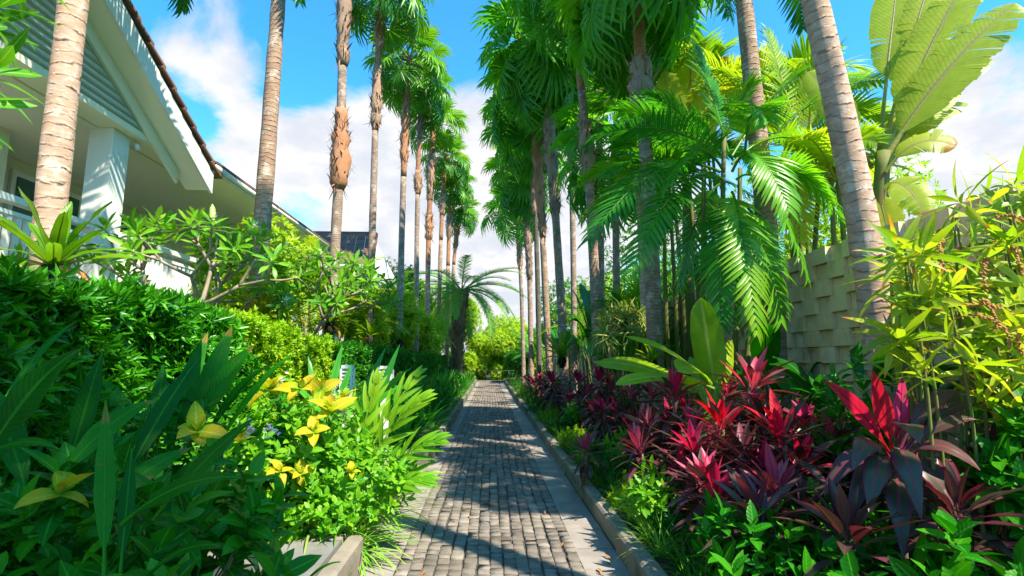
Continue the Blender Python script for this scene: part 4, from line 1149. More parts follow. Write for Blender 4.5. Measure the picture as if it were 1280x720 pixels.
# ------------------------------------------------------------------ nest ferns on the trunks
def nest_fern(label, c, L, m, mat, dead=5):
    root = thing('birds_nest_fern', label, 'fern', c, "bird's nest ferns")
    b = MB(); b.tube(A(c - A(0, 0, .28), c - A(0, 0, .1), c + A(0, 0, .02)), A(.04, .1, .07), 10, bump=.15); 
    n = 60; a = U(0, 6.3, n); h = np.stack([np.cos(a), np.sin(a), np.zeros(n)], 1)
    leaves(b, c + h * .08 - A(0, 0, .2) * U(0, 1, (n, 1)), h - A(0, 0, .8), h, .14, .012, .4, 'blade', 2); b.build('root_ball', M['core'], root)
    f = MB(); rosettes(f, c, A(.05, -.1, 1), m, L, L * .19, .25, 1.25, .3, .75, 'strap', 9, .35, .02, rr=(.2, 1), wave=.08); f.build('fronds', M[mat], root)
    if dead:
        d = MB(); rosettes(d, c - A(0, 0, .05), A(0, 0, 1), dead, L * .75, L * .13, 1.3, 1.7, 1.6, 2.2, 'strap', 7, .5, 0, wave=.15); d.build('dead_fronds', M['fern_dead'], root)


f1 = at(66, 335, 4.35); nest_fern("bird's nest fern with olive fronds on the stout pale palm trunk", f1, .62, 17, 'fern')
f2 = at(328, 398, 7.6); nest_fern("golden bird's nest fern with drooping orange fronds on the smooth trunk", f2, .62, 20, 'fern_gold', 7)
f3 = at(413, 405, 11.7); nest_fern("green bird's nest fern low on the shaggy palm trunk", f3, .75, 18, 'fern', 3)
f4 = at(500, 425, 18.7); nest_fern("small bird's nest fern low on the straight fourth palm trunk", f4, .7, 14, 'fern', 3)
f5 = at(463, 420, 14.7); nest_fern("small dark bird's nest fern at the foot of the slender orange necked palm", f5, .6, 14, 'fern', 2)


# ------------------------------------------------------------------ hedges
def hedge(label, y0, y1, x0, x1, zt0, zt1, mat, L, W, dens, m=8, name='hedge'):
    root = thing(name, label, 'hedge', ((x0 + x1) / 2, (y0 + y1) / 2, .3), None)
    cb = MB(); ny = 30; yy = np.linspace(y0 + .1, y1 - .1, ny)
    zt = lambda y: zt0 + (zt1 - zt0) * (y - y0) / (y1 - y0)
    for a, b in zip(yy[:-1], yy[1:]):
        cb.box((x0 + .16, a, .1), (x1 - .2, b, zt(a) - .2))
    cb.build('twigs', M['core'], root)
    lf = MB()
    def surf(n, face):
        if face == 'front':
            y = U(y0, y1, n); z = U(.25, 1, n) * zt(y); x = np.full(n, x1); nr = A(1, 0, .35)
        elif face == 'top':
            y = U(y0, y1, n); x = U(x0, x1, n); z = zt(y); nr = A(.1, 0, 1)
        else:
            y = np.full(n, y0); x = U(x0, x1, n); z = U(.25, 1, n) * zt0; nr = A(0, -1, .35)
        p = np.stack([x, y, z], 1)
        lump = .05 * np.sin(y * 3.1 + z * 4) + .04 * np.sin(y * 7.3 + x * 5 + z * 9)
        return p + nr * (lump[:, None] + rng.normal(0, .05, (n, 1)) - .03), nrmz(nr + rng.normal(0, .45, (n, 3)))
    for face, ar in (('front', (y1 - y0) * zt0 * .75), ('top', (y1 - y0) * (x1 - x0)), ('end', (x1 - x0) * zt0 * .75)):
        n = int(ar * dens)
        p, ax = surf(n, face); whorls(lf, p, ax, m, L, W, .3, 1.5)
    lf.build('foliage', M[mat], root)


hedge('dark glossy hedge beside the near bed, its shoots long and loose', 1.2, 5.3, -3.5, -2.45, 2.03, 1.99, 'hedge', .115, .032, 420, 10)
hedge('lime green clipped hedge section below the golden nest fern', 5.25, 8.2, -3.4, -2.5, 1.99, 1.84, 'hedge_lime', .07, .03, 900, 8)
hedge('long dark clipped hedge running away beside the path', 8.2, 37, -3.3, -2.5, 1.84, 1.72, 'hedge_dark', .075, .034, 260, 8)

# ------------------------------------------------------------------ near bed by the hedge
def strap_plant(label, root_p, lvs, mat='strap', cat='strap plant', name='strap_plant', prof='lance'):
    """lvs: base px, tip px, base depth, tip depth, sag, width"""
    root = thing(name, label, cat, root_p)
    for (bx, by, tx, ty, ya, yb, sag, W) in lvs:
        mb = MB(); a = at(bx, by, ya); b = at(tx, ty, yb)
        if by > 560:
            a = np.array(a)
        path_leaf(mb, bez(a, b, (0, 0, 1), sag, 18), nrmz(A(.35, -.55, .75)), W * .8, prof, .22, .012, U(0, 1), 0, .12); mb.build('leaf', M[mat], root)
    return root


strap_plant('dark plant with broad upright blades beside the yellow tipped rosette', (-1.5, 1.7, .2), [
    (-30, 590, 102, 436, 1.75, 1.75, .06, .17), (84, 590, 128, 440, 1.95, 2.0, .01, .095), (150, 610, 250, 446, 1.9, 2.2, .03, .1), (60, 615, 195, 500, 1.7, 1.9, .05, .1),
    (-20, 570, 75, 562, 1.6, 1.55, .03, .05), (40, 640, -30, 470, 1.8, 1.9, .05, .12), (-10, 520, 95, 402, 2.2, 2.6, .05, .04)], 'strap')
strap_plant('dark broad bladed plant leaning across the green leafy shrub', (-1.25, 1.7, .2), [
    (130, 720, 132, 500, 1.5, 1.6, .0, .065), (150, 720, 165, 560, 1.55, 1.7, .01, .055), (190, 650, 318, 522, 1.6, 1.6, .02, .075), (150, 655, 302, 597, 1.55, 1.45, .04, .095),
    (178, 725, 275, 682, 1.5, 1.35, .03, .06), (110, 650, 240, 560, 1.75, 2.0, .03, .1), (140, 680, 60, 560, 1.75, 2.0, .05, .1)], 'strap')
strap_plant('tall dark blades rising before the lime hedge section', (-1.9, 3.0, .2), [
    (205, 580, 252, 425, 3.0, 3.1, .02, .16), (235, 560, 290, 408, 3.1, 3.3, .04, .17), (240, 550, 318, 432, 3.1, 3.2, .08, .15), (215, 540, 260, 415, 3.3, 3.5, .02, .14), (250, 560, 345, 455, 3.1, 3.0, .1, .09),
    (190, 560, 205, 455, 3.3, 3.4, .02, .13), (260, 580, 375, 440, 3.3, 3.4, .12, .06), (180, 580, 120, 470, 3.2, 3.3, .08, .13)], 'strap')
strap_plant('upright dark bladed plant around the white garden lights', (-1.9, 5.6, .2), [
    (405, 530, 428, 430, 5.6, 5.8, .02, .12), (415, 530, 440, 455, 5.5, 5.6, .03, .1), (440, 540, 482, 435, 5.7, 5.9, .05, .12), (450, 540, 515, 460, 5.5, 5.5, .1, .12), (400, 530, 385, 445, 5.8, 6.0, .03, .12),
    (430, 540, 530, 480, 5.3, 5.2, .12, .11), (460, 540, 500, 430, 6.2, 6.4, .05, .12), (420, 550, 350, 470, 5.5, 5.4, .1, .1)], 'crinum', prof='lance')
strap_plant('bright pointed leaf plant bending over the planter corner', (-1.5, 3.3, .25), [
    (335, 740, 345, 660, 3.0, 2.9, .02, .1), (318, 730, 395, 642, 3.1, 3.0, .06, .06), (375, 735, 425, 702, 2.9, 2.8, .03, .03), (330, 735, 290, 665, 3.0, 3.1, .05, .06)], 'crinum', prof='lance')


def shrub(label, px, py, Y, rx, rz, K, gold, mat='lime', L=.085, W=.045, name='golden_tipped_shrub', group=None, cat='shrub'):
    c = at(px, py, Y); z0 = float(gz(c[0], Y)) if c[0] < -1.35 else .2
    root = thing(name, label, cat, (c[0], Y, z0), group)
    u = nrmz(rng.normal(0, 1, (K, 3))); u[:, 2] = np.abs(u[:, 2]) * 1.1 - .35; u = nrmz(u)
    rr = U(.45, 1.0, K) ** .6; top = c[2] + rz; hz = max((top - z0) / 2, .12); u[:, 2] = np.where(U(0, 1, K) < .4, -1, 1) * np.abs(u[:, 2]); c = A(c[0], c[1], z0 + hz)
    P = c + u * rr[:, None] * A(rx, rx, hz); ax = nrmz(u * .8 + A(.15, -.15, .7) + rng.normal(0, .2, (K, 3)))
    P[:, 2] = np.maximum(P[:, 2], z0 + .06)
    lf = MB(); rosettes(lf, P, ax, 8, L * U(.8, 1.25, K), W, .5, 1.55, .2, .7, 'ovate', 4, .22, .12, jit=.2, rr=(0, 1)); lf.build('leaves', M[mat], root)
    st = MB()
    for p in P[:: max(1, K // 22)]: st.tube(smooth_path([A(c[0] + (p[0] - c[0]) * .2, c[1] + (p[1] - c[1]) * .2, z0), (p + A(c[0], c[1], p[2])) / 2 - A(0, 0, .1), p], 6), .004, 5, False)
    st.build('stems', M['stem'], root)
    if gold:
        g = MB()
        for (gx, gy, gY, gL) in gold:
            q = at(gx, gy, gY); gL *= 1.1; rosettes(g, q, nrmz(A(.15, -.4, .9) + rng.normal(0, .25, 3)), 5, gL, gL * .58, .7, 1.5, .4, 1.1, 'ovate', 6, .3, .02, jit=.25, Lp=(1.1, .7))
            rosettes(g, q, nrmz(A(.1, -.3, 1) + rng.normal(0, .2, 3)), 3, gL * .6, gL * .3, .15, .6, .2, .5, 'ovate', 5, .4)
        g.build('young_leaves', M['gold'], root)
    return root


GS = 'golden tipped shrubs in the near bed'
shrub('golden tipped shrub with one large yellow rosette low beside the dark blades', 80, 655, 1.75, .34, .12, 60, [(75, 618, 1.6, .105)], 'broad', .12, .065, group=GS)
shrub('golden tipped shrub with a single ochre rosette amid dark broad blades', 225, 610, 2.2, .38, .3, 70, [(246, 540, 1.8, .1)], 'broad', .1, .058, group=GS)
shrub('golden tipped shrub crowned by a tall bright yellow rosette', 330, 570, 4.3, .5, .5, 190, [(338, 488, 3.8, .2), (300, 553, 3.5, .11), (350, 590, 3.7, .11)], 'lime', .085, .05, group=GS)
shrub('golden tipped shrub with a cluster of small yellow rosettes nearest the garden lights', 400, 560, 4.7, .45, .5, 190, [(376, 486, 4.2, .17), (402, 488, 4.3, .16), (414, 515, 4.1, .17), (392, 540, 4.0, .15), (428, 500, 4.4, .12), (375, 592, 4.0, .11)], 'lime', .08, .045, group=GS)
shrub('low leafy shrub at the planter corner with small paired leaves', 400, 625, 4.4, .42, .2, 130, [(440, 590, 4.1, .09)], 'lime', .08, .045, group=GS)
shrub('shaded leafy shrub under the dark crossing blades', 215, 670, 1.75, .35, .16, 60, [], 'broad', .11, .062, name='leafy_shrub')
shrub('broad leaved shrub between the rosettes and the dark hedge', 150, 560, 2.9, .55, .3, 90, [], 'broad', .11, .05, name='leafy_shrub')
shrub('bushy green shrub below the ginger leaves', 455, 590, 4.6, .42, .32, 120, [(500, 470, 5.6, .08)], 'lime', .07, .04, name='leafy_shrub')
# lilac flower heads
fl = MB(); pts_ = A(*[at(x + random.gauss(0, 4), y + random.gauss(0, 6), Y) for (x, y, Y) in ((338, 537, 2.9), (312, 540, 2.8), (420, 482, 4.8), (416, 500, 4.6), (352, 480, 3.8), (430, 522, 4.2)) for _ in range(9)])
rosettes(fl, pts_, A(.1, -.4, 1), 5, .018, .014, .7, 1.4, .2, .4, 'ovate', 2); o = fl.build('flower_head', M['lilac']); tag(o, 'small pale lilac flowers dotted between the golden tipped shrubs', 'flowers', kind='stuff')

# ginger
root = thing('ginger_plant', 'ginger plant with bright two ranked leaves leaning over the path recess', 'ginger', (-1.45, 4.9, .1))
for (bx, by, tx, ty, ya, yb, sag, rn) in ((440, 640, 528, 498, 4.7, 4.5, .12, .9), (435, 640, 470, 478, 4.8, 4.8, .05, .95), (445, 640, 545, 550, 4.7, 4.4, .1, .6), (430, 640, 520, 470, 5.0, 5.1, .08, .7), (440, 640, 430, 500, 5.1, 5.3, .05, .5), (450, 650, 530, 598, 4.6, 4.4, .1, .45)):
    mb = MB(); frond_path(mb, bez(at(bx, by, ya), at(tx, ty, yb), (-.3, 0, 1), sag, 14), nrmz(A(.1, -.6, .6)), npair=6, ll=.33, lw=.062, start=.35, vang=.3, ldroop=.6, rnd=rn, nseg=6, phi0=.75, phi1=.2, rr=.008); mb.build('leafy_stem', M['ginger'], root)


def proto_tree(root): return root


# lily turf with long arching blades over the recess
def turf(label, x, y, L, m, mat, group, z=None, W=.014, name='lily_turf', d=(.9, 1.7)):
    z = float(gz(x, y)) if z is None else z
    mb = MB(); n = max(1, m // 40)
    for k in range(n): rosettes(mb, A(x, y, z) + A(U(-.06, .06), U(-.06, .06), 0) * (n > 1), A(.05, -.05, 1), 40, L, W, .1, 1.15, d[0], d[1], 'blade', 6, .2, 0, jit=.2)
    o = mb.build(name, M[mat]); return tag(o, label, 'grass tuft', group)


GT = 'pale lily turf over the path recess'
LT = ['lily turf with long pale blades spilling towards the setts', 'lily turf behind the planter corner', 'lily turf tuft at the edge of the bright recess', 'lily turf beneath the ginger leaves', 'lily turf at the foot of the leafy corner shrub', 'lily turf tuft nearest the far planter end', 'lily turf pressed against the planter end face']
for k, (x, y, L) in enumerate(((-1.12, 4.85, .78), (-1.22, 4.5, .7), (-1.12, 5.5, .7), (-1.35, 5.9, .6), (-1.45, 4.35, .6), (-1.2, 6.5, .6), (-1.1, 4.4, .6))):
    turf(LT[k], x, y, L, 80, 'turf_pale', GT, .06 if x > -1.31 else None, .021)

# crinum rows up the path
def crinum(label, x, y, L, m, mat='crinum', W=.075, z=.2):
    mb = MB(); rosettes(mb, A(x, y, z), A(.05, -.05, 1), m, L, W, .1, 1.0, .2, .9, 'lance', 7, .3, .05, rr=(0, 1)); o = mb.build('spider_lily', M[mat])
    return tag(o, label, 'lily', 'spider lilies along the path')


yy = 8.5; k = 0
while yy < 36:
    for x in (-1.3, -1.75, -2.15):
        xx = x + U(-.12, .12); y_ = yy + U(-.3, .3)
        n_ = ('path kerb side', 'middle', 'hedge side')[(-1.3, -1.75, -2.15).index(x)]
        lab = 'green spider lily in the %s rank of the bed before the long hedge' % n_
        if yy < 9.0: lab = {'path kerb side': 'first green spider lily above the far planter corner', 'middle': 'green spider lily just behind the far planter corner', 'hedge side': 'green spider lily against the hedge behind the far planter corner'}[n_]
        o = crinum(lab, xx, y_, U(.8, 1.15) * (1.0 if x < -1.4 else .75), 22, 'crinum' if U(0, 1) < .8 else 'ginger', U(.055, .085))
        if yy >= 9.0: o['group'] = 'spider lilies in the %s rank' % n_
        k += 1
    yy += 1.0 + yy * .02
yy = 8.4
while yy < 30:
    o = turf('dark lily turf tuft along the kerb of the bed before the long hedge', -1.04 + U(-.05, .03), yy, U(.28, .4), 40, 'grass', 'dark lily turf along the hedge side kerb', .2, .012)
    yy += U(.35, .6) + yy * .015
# shrubby fill between the blades and the hedge
for k, (px, py, Y, lab) in enumerate(((505, 500, 9.3, 'leafy shrub between the spider lilies and the long hedge'), (395, 560, 5.6, 'leafy shrub behind the ginger plant'), (300, 500, 4.4, 'leafy shrub in front of the lime hedge section'), (540, 490, 13, 'small leafy shrub deeper along the spider lily bed'))):
    shrub(lab, px, py, Y, .45, .3, 80, [(px + 10, py - 30, Y - .3, .09)] if k == 3 else [], 'broad', .09, .045, name='leafy_shrub')
# white louvred garden lights
for k, (px, py, Y, lab) in enumerate(((434, 478, 6.1, 'white garden post light half hidden by dark blades'), (482, 476, 7.2, 'white louvred garden light in front of the long hedge'))):
    c = at(px, py, Y); root = thing('garden_light', lab, 'garden light', (c[0], Y, .25), 'white garden lights')
    mb = MB(); mb.box((c[0] - .05, Y - .05, .2), (c[0] + .05, Y + .05, c[2] - .1)); mb.build('post', M['white'], root)
    w = .06 if k == 0 else .085
    mb = MB(); mb.box((c[0] - w, Y - w, c[2] + .16), (c[0] + w, Y + w, c[2] + .2)); mb.box((c[0] - w, Y - w, c[2] - .098), (c[0] + w, Y + w, c[2] - .07))
    for sx in (-1, 1):
        for sy in (-1, 1): mb.box((c[0] + sx * w - .01, Y + sy * w - .01, c[2] - .067), (c[0] + sx * w + .01, Y + sy * w + .01, c[2] + .157))
    mb.build('head', M['white'], root)
    mb = MB()
    for q in range(5): mb.box((c[0] - w * .9, Y - w * .9, c[2] - .055 + q * .042), (c[0] + w * .9, Y + w * .9, c[2] - .035 + q * .042))
    mb.build('louvre', M['white'], root)

# ------------------------------------------------------------------ cordylines
def cordyline(seed):
    """(dark leaves, young leaves) for one head at the origin"""
    lf, yg = MB(), MB()
    rosettes(lf, A(0, 0, 0), A(0, 0, 1), 26, .42, .082, .75, 2.1, .3, .95, 'petiol', 7, .28, .22, jit=.1)
    rosettes(yg, A(0, 0, .05), A(0, 0, 1), 10, .36, .08, .12, .85, .1, .6, 'petiol', 7, .35, .08, jit=.1)
    return lf, yg


CP = []
for k in range(5):
    a, b = cordyline(k); CP.append((proto(a, 'cord_leaves', M['cord']), proto(b, 'cord_young', M['cord_pink'])))
YM = {}
for nm in ('cord_pink', 'cord_red', 'cord_rose', 'cord'):
    YM[nm] = []
    for k in range(5):
        me = CP[k][1].copy(); me.materials.clear(); me.materials.append(M[nm]); YM[nm].append(me)


def plant_cord(label, px, py, Y, sc, young, group=None, lean=(0, 0), heads=1):
    p = at(px, py, Y); z0 = float(gz(p[0], Y))
    p[2] = max(p[2], z0 + .22)
    root = thing('cordyline', label, 'cordyline', (p[0], Y, z0), group)
    st = MB(); st.tube(smooth_path([(p[0] + U(-.08, .08), Y + U(-.05, .1), z0), (p + A(p[0], Y, z0)) / 2, p + A(0, 0, .05)], 8), np.linspace(.02, .014, 8) * sc, 7); st.build('stem', M['cane'], root, True)
    k = random.randrange(5); rz = U(0, 6.3); tl = (lean[0] + U(-.2, .2), lean[1] + U(-.2, .2))
    put('leaves', CP[k][0], root, p, rz, sc, tl)
    if young: put('young_leaves', YM[young][k], root, p, rz, sc * U(.95, 1.1), tl)
    if heads > 1 or z0 + .5 < p[2]:     # lower rosette on a tall cane
        put('leaves', CP[(k + 2) % 5][0], root, (p + A(p[0], Y, z0)) / 2 + A(0, 0, .1), rz + 1, sc * .9, tl)


PK = [('pink cordyline in the farthest bright tuft of the bed', 676, 480, 17, 1.0, 'cord_pink'), ('hot pink cordyline with spread leaves below the thin dark palm', 691, 484, 12.5, 1.15, 'cord_pink'), ('bright pink cordyline just in front of the straight brown palm', 724, 484, 11.5, 1.05, 'cord_pink'),
      ('red topped upright cordyline before the tight palm cluster', 748, 482, 9.2, 1.0, 'cord_pink'), ('red cordyline on a long neck among dark leaves below the tight cluster', 755, 520, 8.0, .85, 'cord_pink'),
      ('small cordyline hanging over the kerb with a pink heart', 734, 570, 6.1, .75, 'cord_rose'), ('dusky rose cordyline behind the pale kerb turf', 803, 574, 5.1, .85, 'cord_rose'), ('slim cordyline with a rose tip between the kerb plants and the banana', 800, 538, 6.6, .85, 'cord_rose'),
      ('magenta striped cordyline leaning beneath the young banana leaves', 842, 505, 5.3, .95, 'cord_pink'), ('crimson cordyline spreading in front of the block wall', 938, 496, 4.9, 1.1, 'cord_rose'), ('vivid pink and red cordyline centred in the bed, widest of the bright ones', 982, 566, 3.65, .98, 'cord_red'),
      ('cordyline with thin magenta stems low beside the kerb turf', 880, 612, 3.7, .7, 'cord_rose'), ('rose tipped cordyline drooping above the low magenta stemmed one', 868, 575, 4.3, .8, 'cord_pink'), ('coral cordyline between the crimson one and the vivid pink one', 905, 545, 4.4, .85, 'cord_red')]
for q in PK: plant_cord(q[0], *q[1:])
for (px, py, Y, lab) in ((815, 612, 4.5, 'small lime leafed plant poking out between the kerb turf and the low magenta stemmed cordyline'), (872, 520, 6.8, 'green leafed plant showing through the cordylines below the young banana'), (778, 555, 6.8, 'green leafed plant between the kerb and the slim rose tipped cordyline'), (948, 606, 3.7, 'lime leafed plant in the gap before the vivid pink cordyline'), (720, 512, 10.5, 'green leafed plant under the bright pink cordyline by the straight brown palm')):
    shrub(lab, px, py, Y, .22, .14, 40, [], 'lime', .1, .045, name='leafy_plant')
# the near tall red cordyline, leaf by leaf
Yk = 2.85
c0 = at(1118, 600, Yk); root = thing('cordyline', 'tall near cordyline with three upright red leaves above blue black foliage', 'cordyline', (c0[0], Yk, .3))
mb = MB(); mb.tube(smooth_path([(c0[0] + .05, Yk + .05, .25), at(1125, 650, Yk), at(1120, 560, Yk)], 10), np.linspace(.024, .016, 10), 8); mb.build('stem', M['cane'], root, True)
for (bx, by, tx, ty, ya, yb, sag, W, mt) in ((1112, 565, 1030, 476, 2.85, 2.75, .05, .11, 'cord_red'), (1116, 560, 1090, 462, 2.85, 2.85, .01, .125, 'cord_red'), (1124, 555, 1128, 470, 2.9, 2.95, .0, .1, 'cord_pink')):
    mb = MB(); path_leaf(mb, bez(at(bx, by, ya), at(tx, ty, yb), (0, 0, 1), sag, 16), (-.1, -.9, .3), W, 'lance', .3, .01, U(.3, .8), 0, .1); mb.build('young_leaf', M[mt], root)
for (bx, by, tx, ty, ya, yb, sag, W) in ((1125, 560, 1198, 488, 2.85, 2.8, .07, .12), (1128, 565, 1230, 505, 2.85, 2.9, .08, .09), (1128, 570, 1225, 525, 2.8, 2.7, .07, .09), (1120, 570, 1152, 650, 2.8, 2.45, .14, .13), (1112, 570, 1066, 588, 2.8, 2.6, .1, .12),
                                         (1115, 575, 1086, 640, 2.8, 2.5, .1, .13), (1130, 575, 1225, 588, 2.8, 2.6, .1, .12), (1120, 545, 1150, 555, 2.8, 2.5, .08, .14), (1125, 580, 1205, 660, 2.85, 2.6, .13, .13), (1118, 590, 1060, 655, 2.85, 2.65, .12, .12),
                                         (1128, 560, 1170, 500, 2.95, 3.2, .05, .12), (1110, 580, 1030, 620, 2.9, 2.9, .12, .12), (1130, 590, 1250, 640, 2.85, 2.8, .14, .13), (1122, 600, 1130, 700, 2.8, 2.45, .12, .12)):
    mb = MB(); path_leaf(mb, bez(at(bx, by, ya), at(tx, ty, yb), (0, 0, 1), sag, 14), nrmz(A(-.1, -.5, .9)), W, 'petiol', .25, .012, U(0, .6), 0, 0); mb.build('leaf', M['cord'], root)

# dark mass of cordylines
for (px, py, Y) in ((700, 500, 12.8), (712, 505, 11.2), (735, 500, 10.3), (765, 492, 10.0), (770, 520, 8.6), (790, 505, 8.2), (785, 540, 7.0), (815, 505, 7.4), (812, 545, 6.0), (838, 540, 5.8), (830, 570, 5.3), (860, 520, 6.1), (870, 550, 5.0), (900, 575, 4.4), (850, 600, 4.5),
                    (920, 540, 5.2), (955, 545, 4.6), (930, 590, 4.0), (960, 610, 3.7), (1000, 600, 3.9), (1010, 540, 4.5), (950, 520, 5.4), (905, 500, 6.0), (1040, 560, 4.2), (690, 478, 15), (668, 484, 17), (662, 480, 20), (657, 478, 23), (683, 490, 14), (975, 640, 3.3), (900, 640, 3.6), (745, 520, 9.0), (1200, 660, 2.6), (1065, 695, 2.6), (955, 670, 3.0), (1245, 600, 3.1), (1010, 660, 3.1)):
    r_ = U(0, 1) * (Y > 3.2)
    if r_ < .3: plant_cord('dark maroon cordyline without a bright top, massed among the pink ones', px, py, Y, U(.75, 1.0), 'cord', 'dark cordylines massed behind the kerb')
    elif r_ < .72: plant_cord('cordyline with a dusky rose top in the dark mass behind the kerb', px, py, Y, U(.75, 1.0), 'cord_rose', 'rose topped cordylines massed behind the kerb')
    else: plant_cord('smaller pink topped cordyline tucked into the dark mass behind the kerb', px, py, Y, U(.65, .9), 'cord_pink', 'pink topped cordylines massed behind the kerb')

# kerb plants on the wall side
yy = 2.6
while yy < 26:
    turf('fine dark lily turf tuft along the kerb below the cordylines', 1.27 + U(-.04, .1), yy, U(.26, .4), 80 if yy < 9 else 40, 'turf_pale' if 3.2 < yy < 5.6 and U(0, 1) < .35 else 'grass', 'lily turf along the wall side kerb', None, .009, 'lily_turf', (.8, 1.9))
    yy += U(.2, .32) + yy * .02
def fine_shrub(label, x, y, r, K, mat='fernlet', group='fine leaved shrubs behind the kerb'):
    z0 = float(gz(x, y)); root = thing('fine_leaved_shrub', label, 'shrub', (x, y, z0), group)
    u = nrmz(rng.normal(0, 1, (K, 3))); u[:, 2] = np.abs(u[:, 2]); P = A(x, y, z0 + .03) + u * r * U(.4, 1, (K, 1)) * A(1, 1, 1.15)
    ax = nrmz(u + A(0, 0, .8)); lf = MB()
    n = 9; f = np.linspace(-1, 0, n)
    for q in f: whorls(lf, P + ax * (q * .12), ax, 5, .05, .009, .5, 1.2)
    lf.build('foliage', M[mat], root)
    st = MB()
    for p in P[::6]: st.tube(A((x, y, z0), p), .003, 4, False)
    st.build('stems', M['stem'], root)


fine = [(1.5, 3.6, .3, 'fernlet'), (1.55, 4.3, .28, 'fernlet'), (1.45, 5.2, .3, 'hedge_lime'), (1.5, 6.2, .32, 'fernlet'), (1.5, 7.4, .35, 'fernlet'), (1.4, 8.6, .3, 'hedge_lime'), (1.45, 10.2, .4, 'fernlet'), (1.4, 12.2, .4, 'hedge_lime'), (1.4, 14.5, .5, 'fernlet'), (1.4, 17, .5, 'fernlet'), (1.4, 20, .6, 'hedge_lime'), (1.35, 24, .6, 'fernlet'), (1.35, 29, .7, 'fernlet')]
fl_ = ['fine leaved green shrub nearest the camera behind the kerb', 'fine leaved shrub beside the pale kerb turf', 'small lime fine leaved shrub behind the pale kerb turf', 'fine leaved shrub below the drooping small cordyline', 'deep green feathery shrub behind the kerb hangover cordyline', 'lime green tuft shrub standing out at the kerb edge', 'feathery green shrub below the red necked cordyline', 'lime feathery shrub below the hot pink cordyline', 'feathery shrub at the kerb past the hot pink cordyline', 'feathery shrub below the farthest pink tuft', 'lime feathery shrub far along the kerb', 'green feathery shrub farther along the kerb', 'last feathery shrub at the path\'s far end']
for (x, y, r, m), lab in zip(fine, fl_): fine_shrub(lab, x, y, r, 130 if y < 9 else 90, m)

# broad leaved fill by the near corner
for k, (px, py, Y, rx, rz, K, mt, L, W, lab) in enumerate(((1120, 715, 2.3, .22, .06, 18, 'broad', .15, .08, 'broad leaved shrub at the foot of the tall near cordyline'), (1240, 700, 2.1, .25, .1, 26, 'broad', .14, .08, 'shaded broad leaved shrub below the cane palm'), (1000, 700, 2.7, .24, .08, 26, 'broad', .08, .042, 'low small leaved plant between the near cordylines'),
                                                  (1050, 650, 3.1, .25, .15, 26, 'broad', .11, .06, 'low broad leaved plant below the vivid pink cordyline'), (1290, 590, 2.8, .35, .45, 60, 'broad', .14, .075, 'dark leafy shrub at the frame edge below the orange seed strings'), (1075, 505, 4.2, .3, .4, 50, 'broad', .14, .05, 'leafy shrub at the foot of the leaning trunk'),
                                                  (1022, 500, 4.9, .18, .3, 14, 'banana_dark', .22, .1, 'glossy leaved plant in front of the cream blocks'), (950, 680, 2.9, .35, .15, 50, 'broad', .12, .06, 'small leafy plant near the kerb turf'))):
    shrub(lab, px, py, Y, rx, rz, K, [], mt, L, W, name='broad_leaved_shrub')
# cane palm with orange tips at the wall
root = thing('cane_palm', 'cane palm thicket with orange tipped leaves and hanging seed strings against the wall', 'palm', (at(1215, 500, 3.1)[0], 3.1, .4))
st, lf = MB(), MB()
for k in range(58):
    px, py, Y = U(1128, 1350), U(225, 430), U(2.7, 3.8)
    if px < 1165 and py < 300: py += 80
    p = at(px, py, Y); b = A(p[0] + U(-.1, .25), Y + U(0, .3), .4)
    st.tube(smooth_path([b, (b + p) / 2 + A(.06, 0, .1), p], 8), np.linspace(.013, .006, 8), 5)
    for h_ in range(3):
        q = p - A(0, 0, .22 * h_) + rng.normal(0, .06, 3)
        rosettes(lf, q, nrmz(A(U(-.7, .5), U(-.7, .3), .5)), 9, U(.16, .27), .044, .6, 1.7, .2, .9, 'lance', 5, .25, .05, rr=(0, 1))
st.build('cane', M['stem'], root, True); lf.build('leaves', M['rhapis'], root)
for (px, py) in ((1192, 420), (1207, 405), (1223, 405), (1240, 350), (1225, 300), (1262, 340), (1180, 330), (1270, 430)):
    sd = MB(); p = curve(at(px, py - 20, 2.8), A(U(-.5, .5), -.3, .3), A(0, 0, 1), .34, 2.4, 14)
    sd.tube(p, .004, 5)
    for q in p[3:]:
        for _ in range(4):
            o_ = q + rng.normal(0, .006, 3); sd.tube(A(o_ - A(0, 0, .007), o_, o_ + A(0, 0, .007)), A(.002, .0085, .002), 5)
    sd.build('seed_string', M['seed'], root, True)
# variegated pandanus-like bush on the wall side
root = thing('variegated_bush', 'rounded bush of cream striped drooping leaves between the palm trunks', 'shrub', (at(782, 430, 9.0)[0], 9.0, .3))
mb = MB(); K = 46; u = nrmz(rng.normal(0, 1, (K, 3))); u[:, 2] = np.abs(u[:, 2]); cc = at(782, 428, 9.0)
rosettes(mb, cc + u * A(.42, .42, .6), nrmz(u + A(0, 0, .7)), 14, .36, .028, .5, 1.5, .6, 1.5, 'blade', 5, .25); mb.build('leaves', M['pandan'], root)
st = MB()
for p in (cc + u * A(.4, .4, .55))[::3]: st.tube(A((cc[0], 9.0, .3), p), .008, 5)
st.build('stems', M['stem'], root)
f6 = at(702, 447, 13.6); nest_fern("bright bird's nest fern in the bed beside the path's shaded stretch", f6, .75, 18, 'fern', 0)
f7 = at(815, 452, 7.9); nest_fern("small lime fern at the foot of the stout collared palm", f7, .4, 16, 'fern', 0)

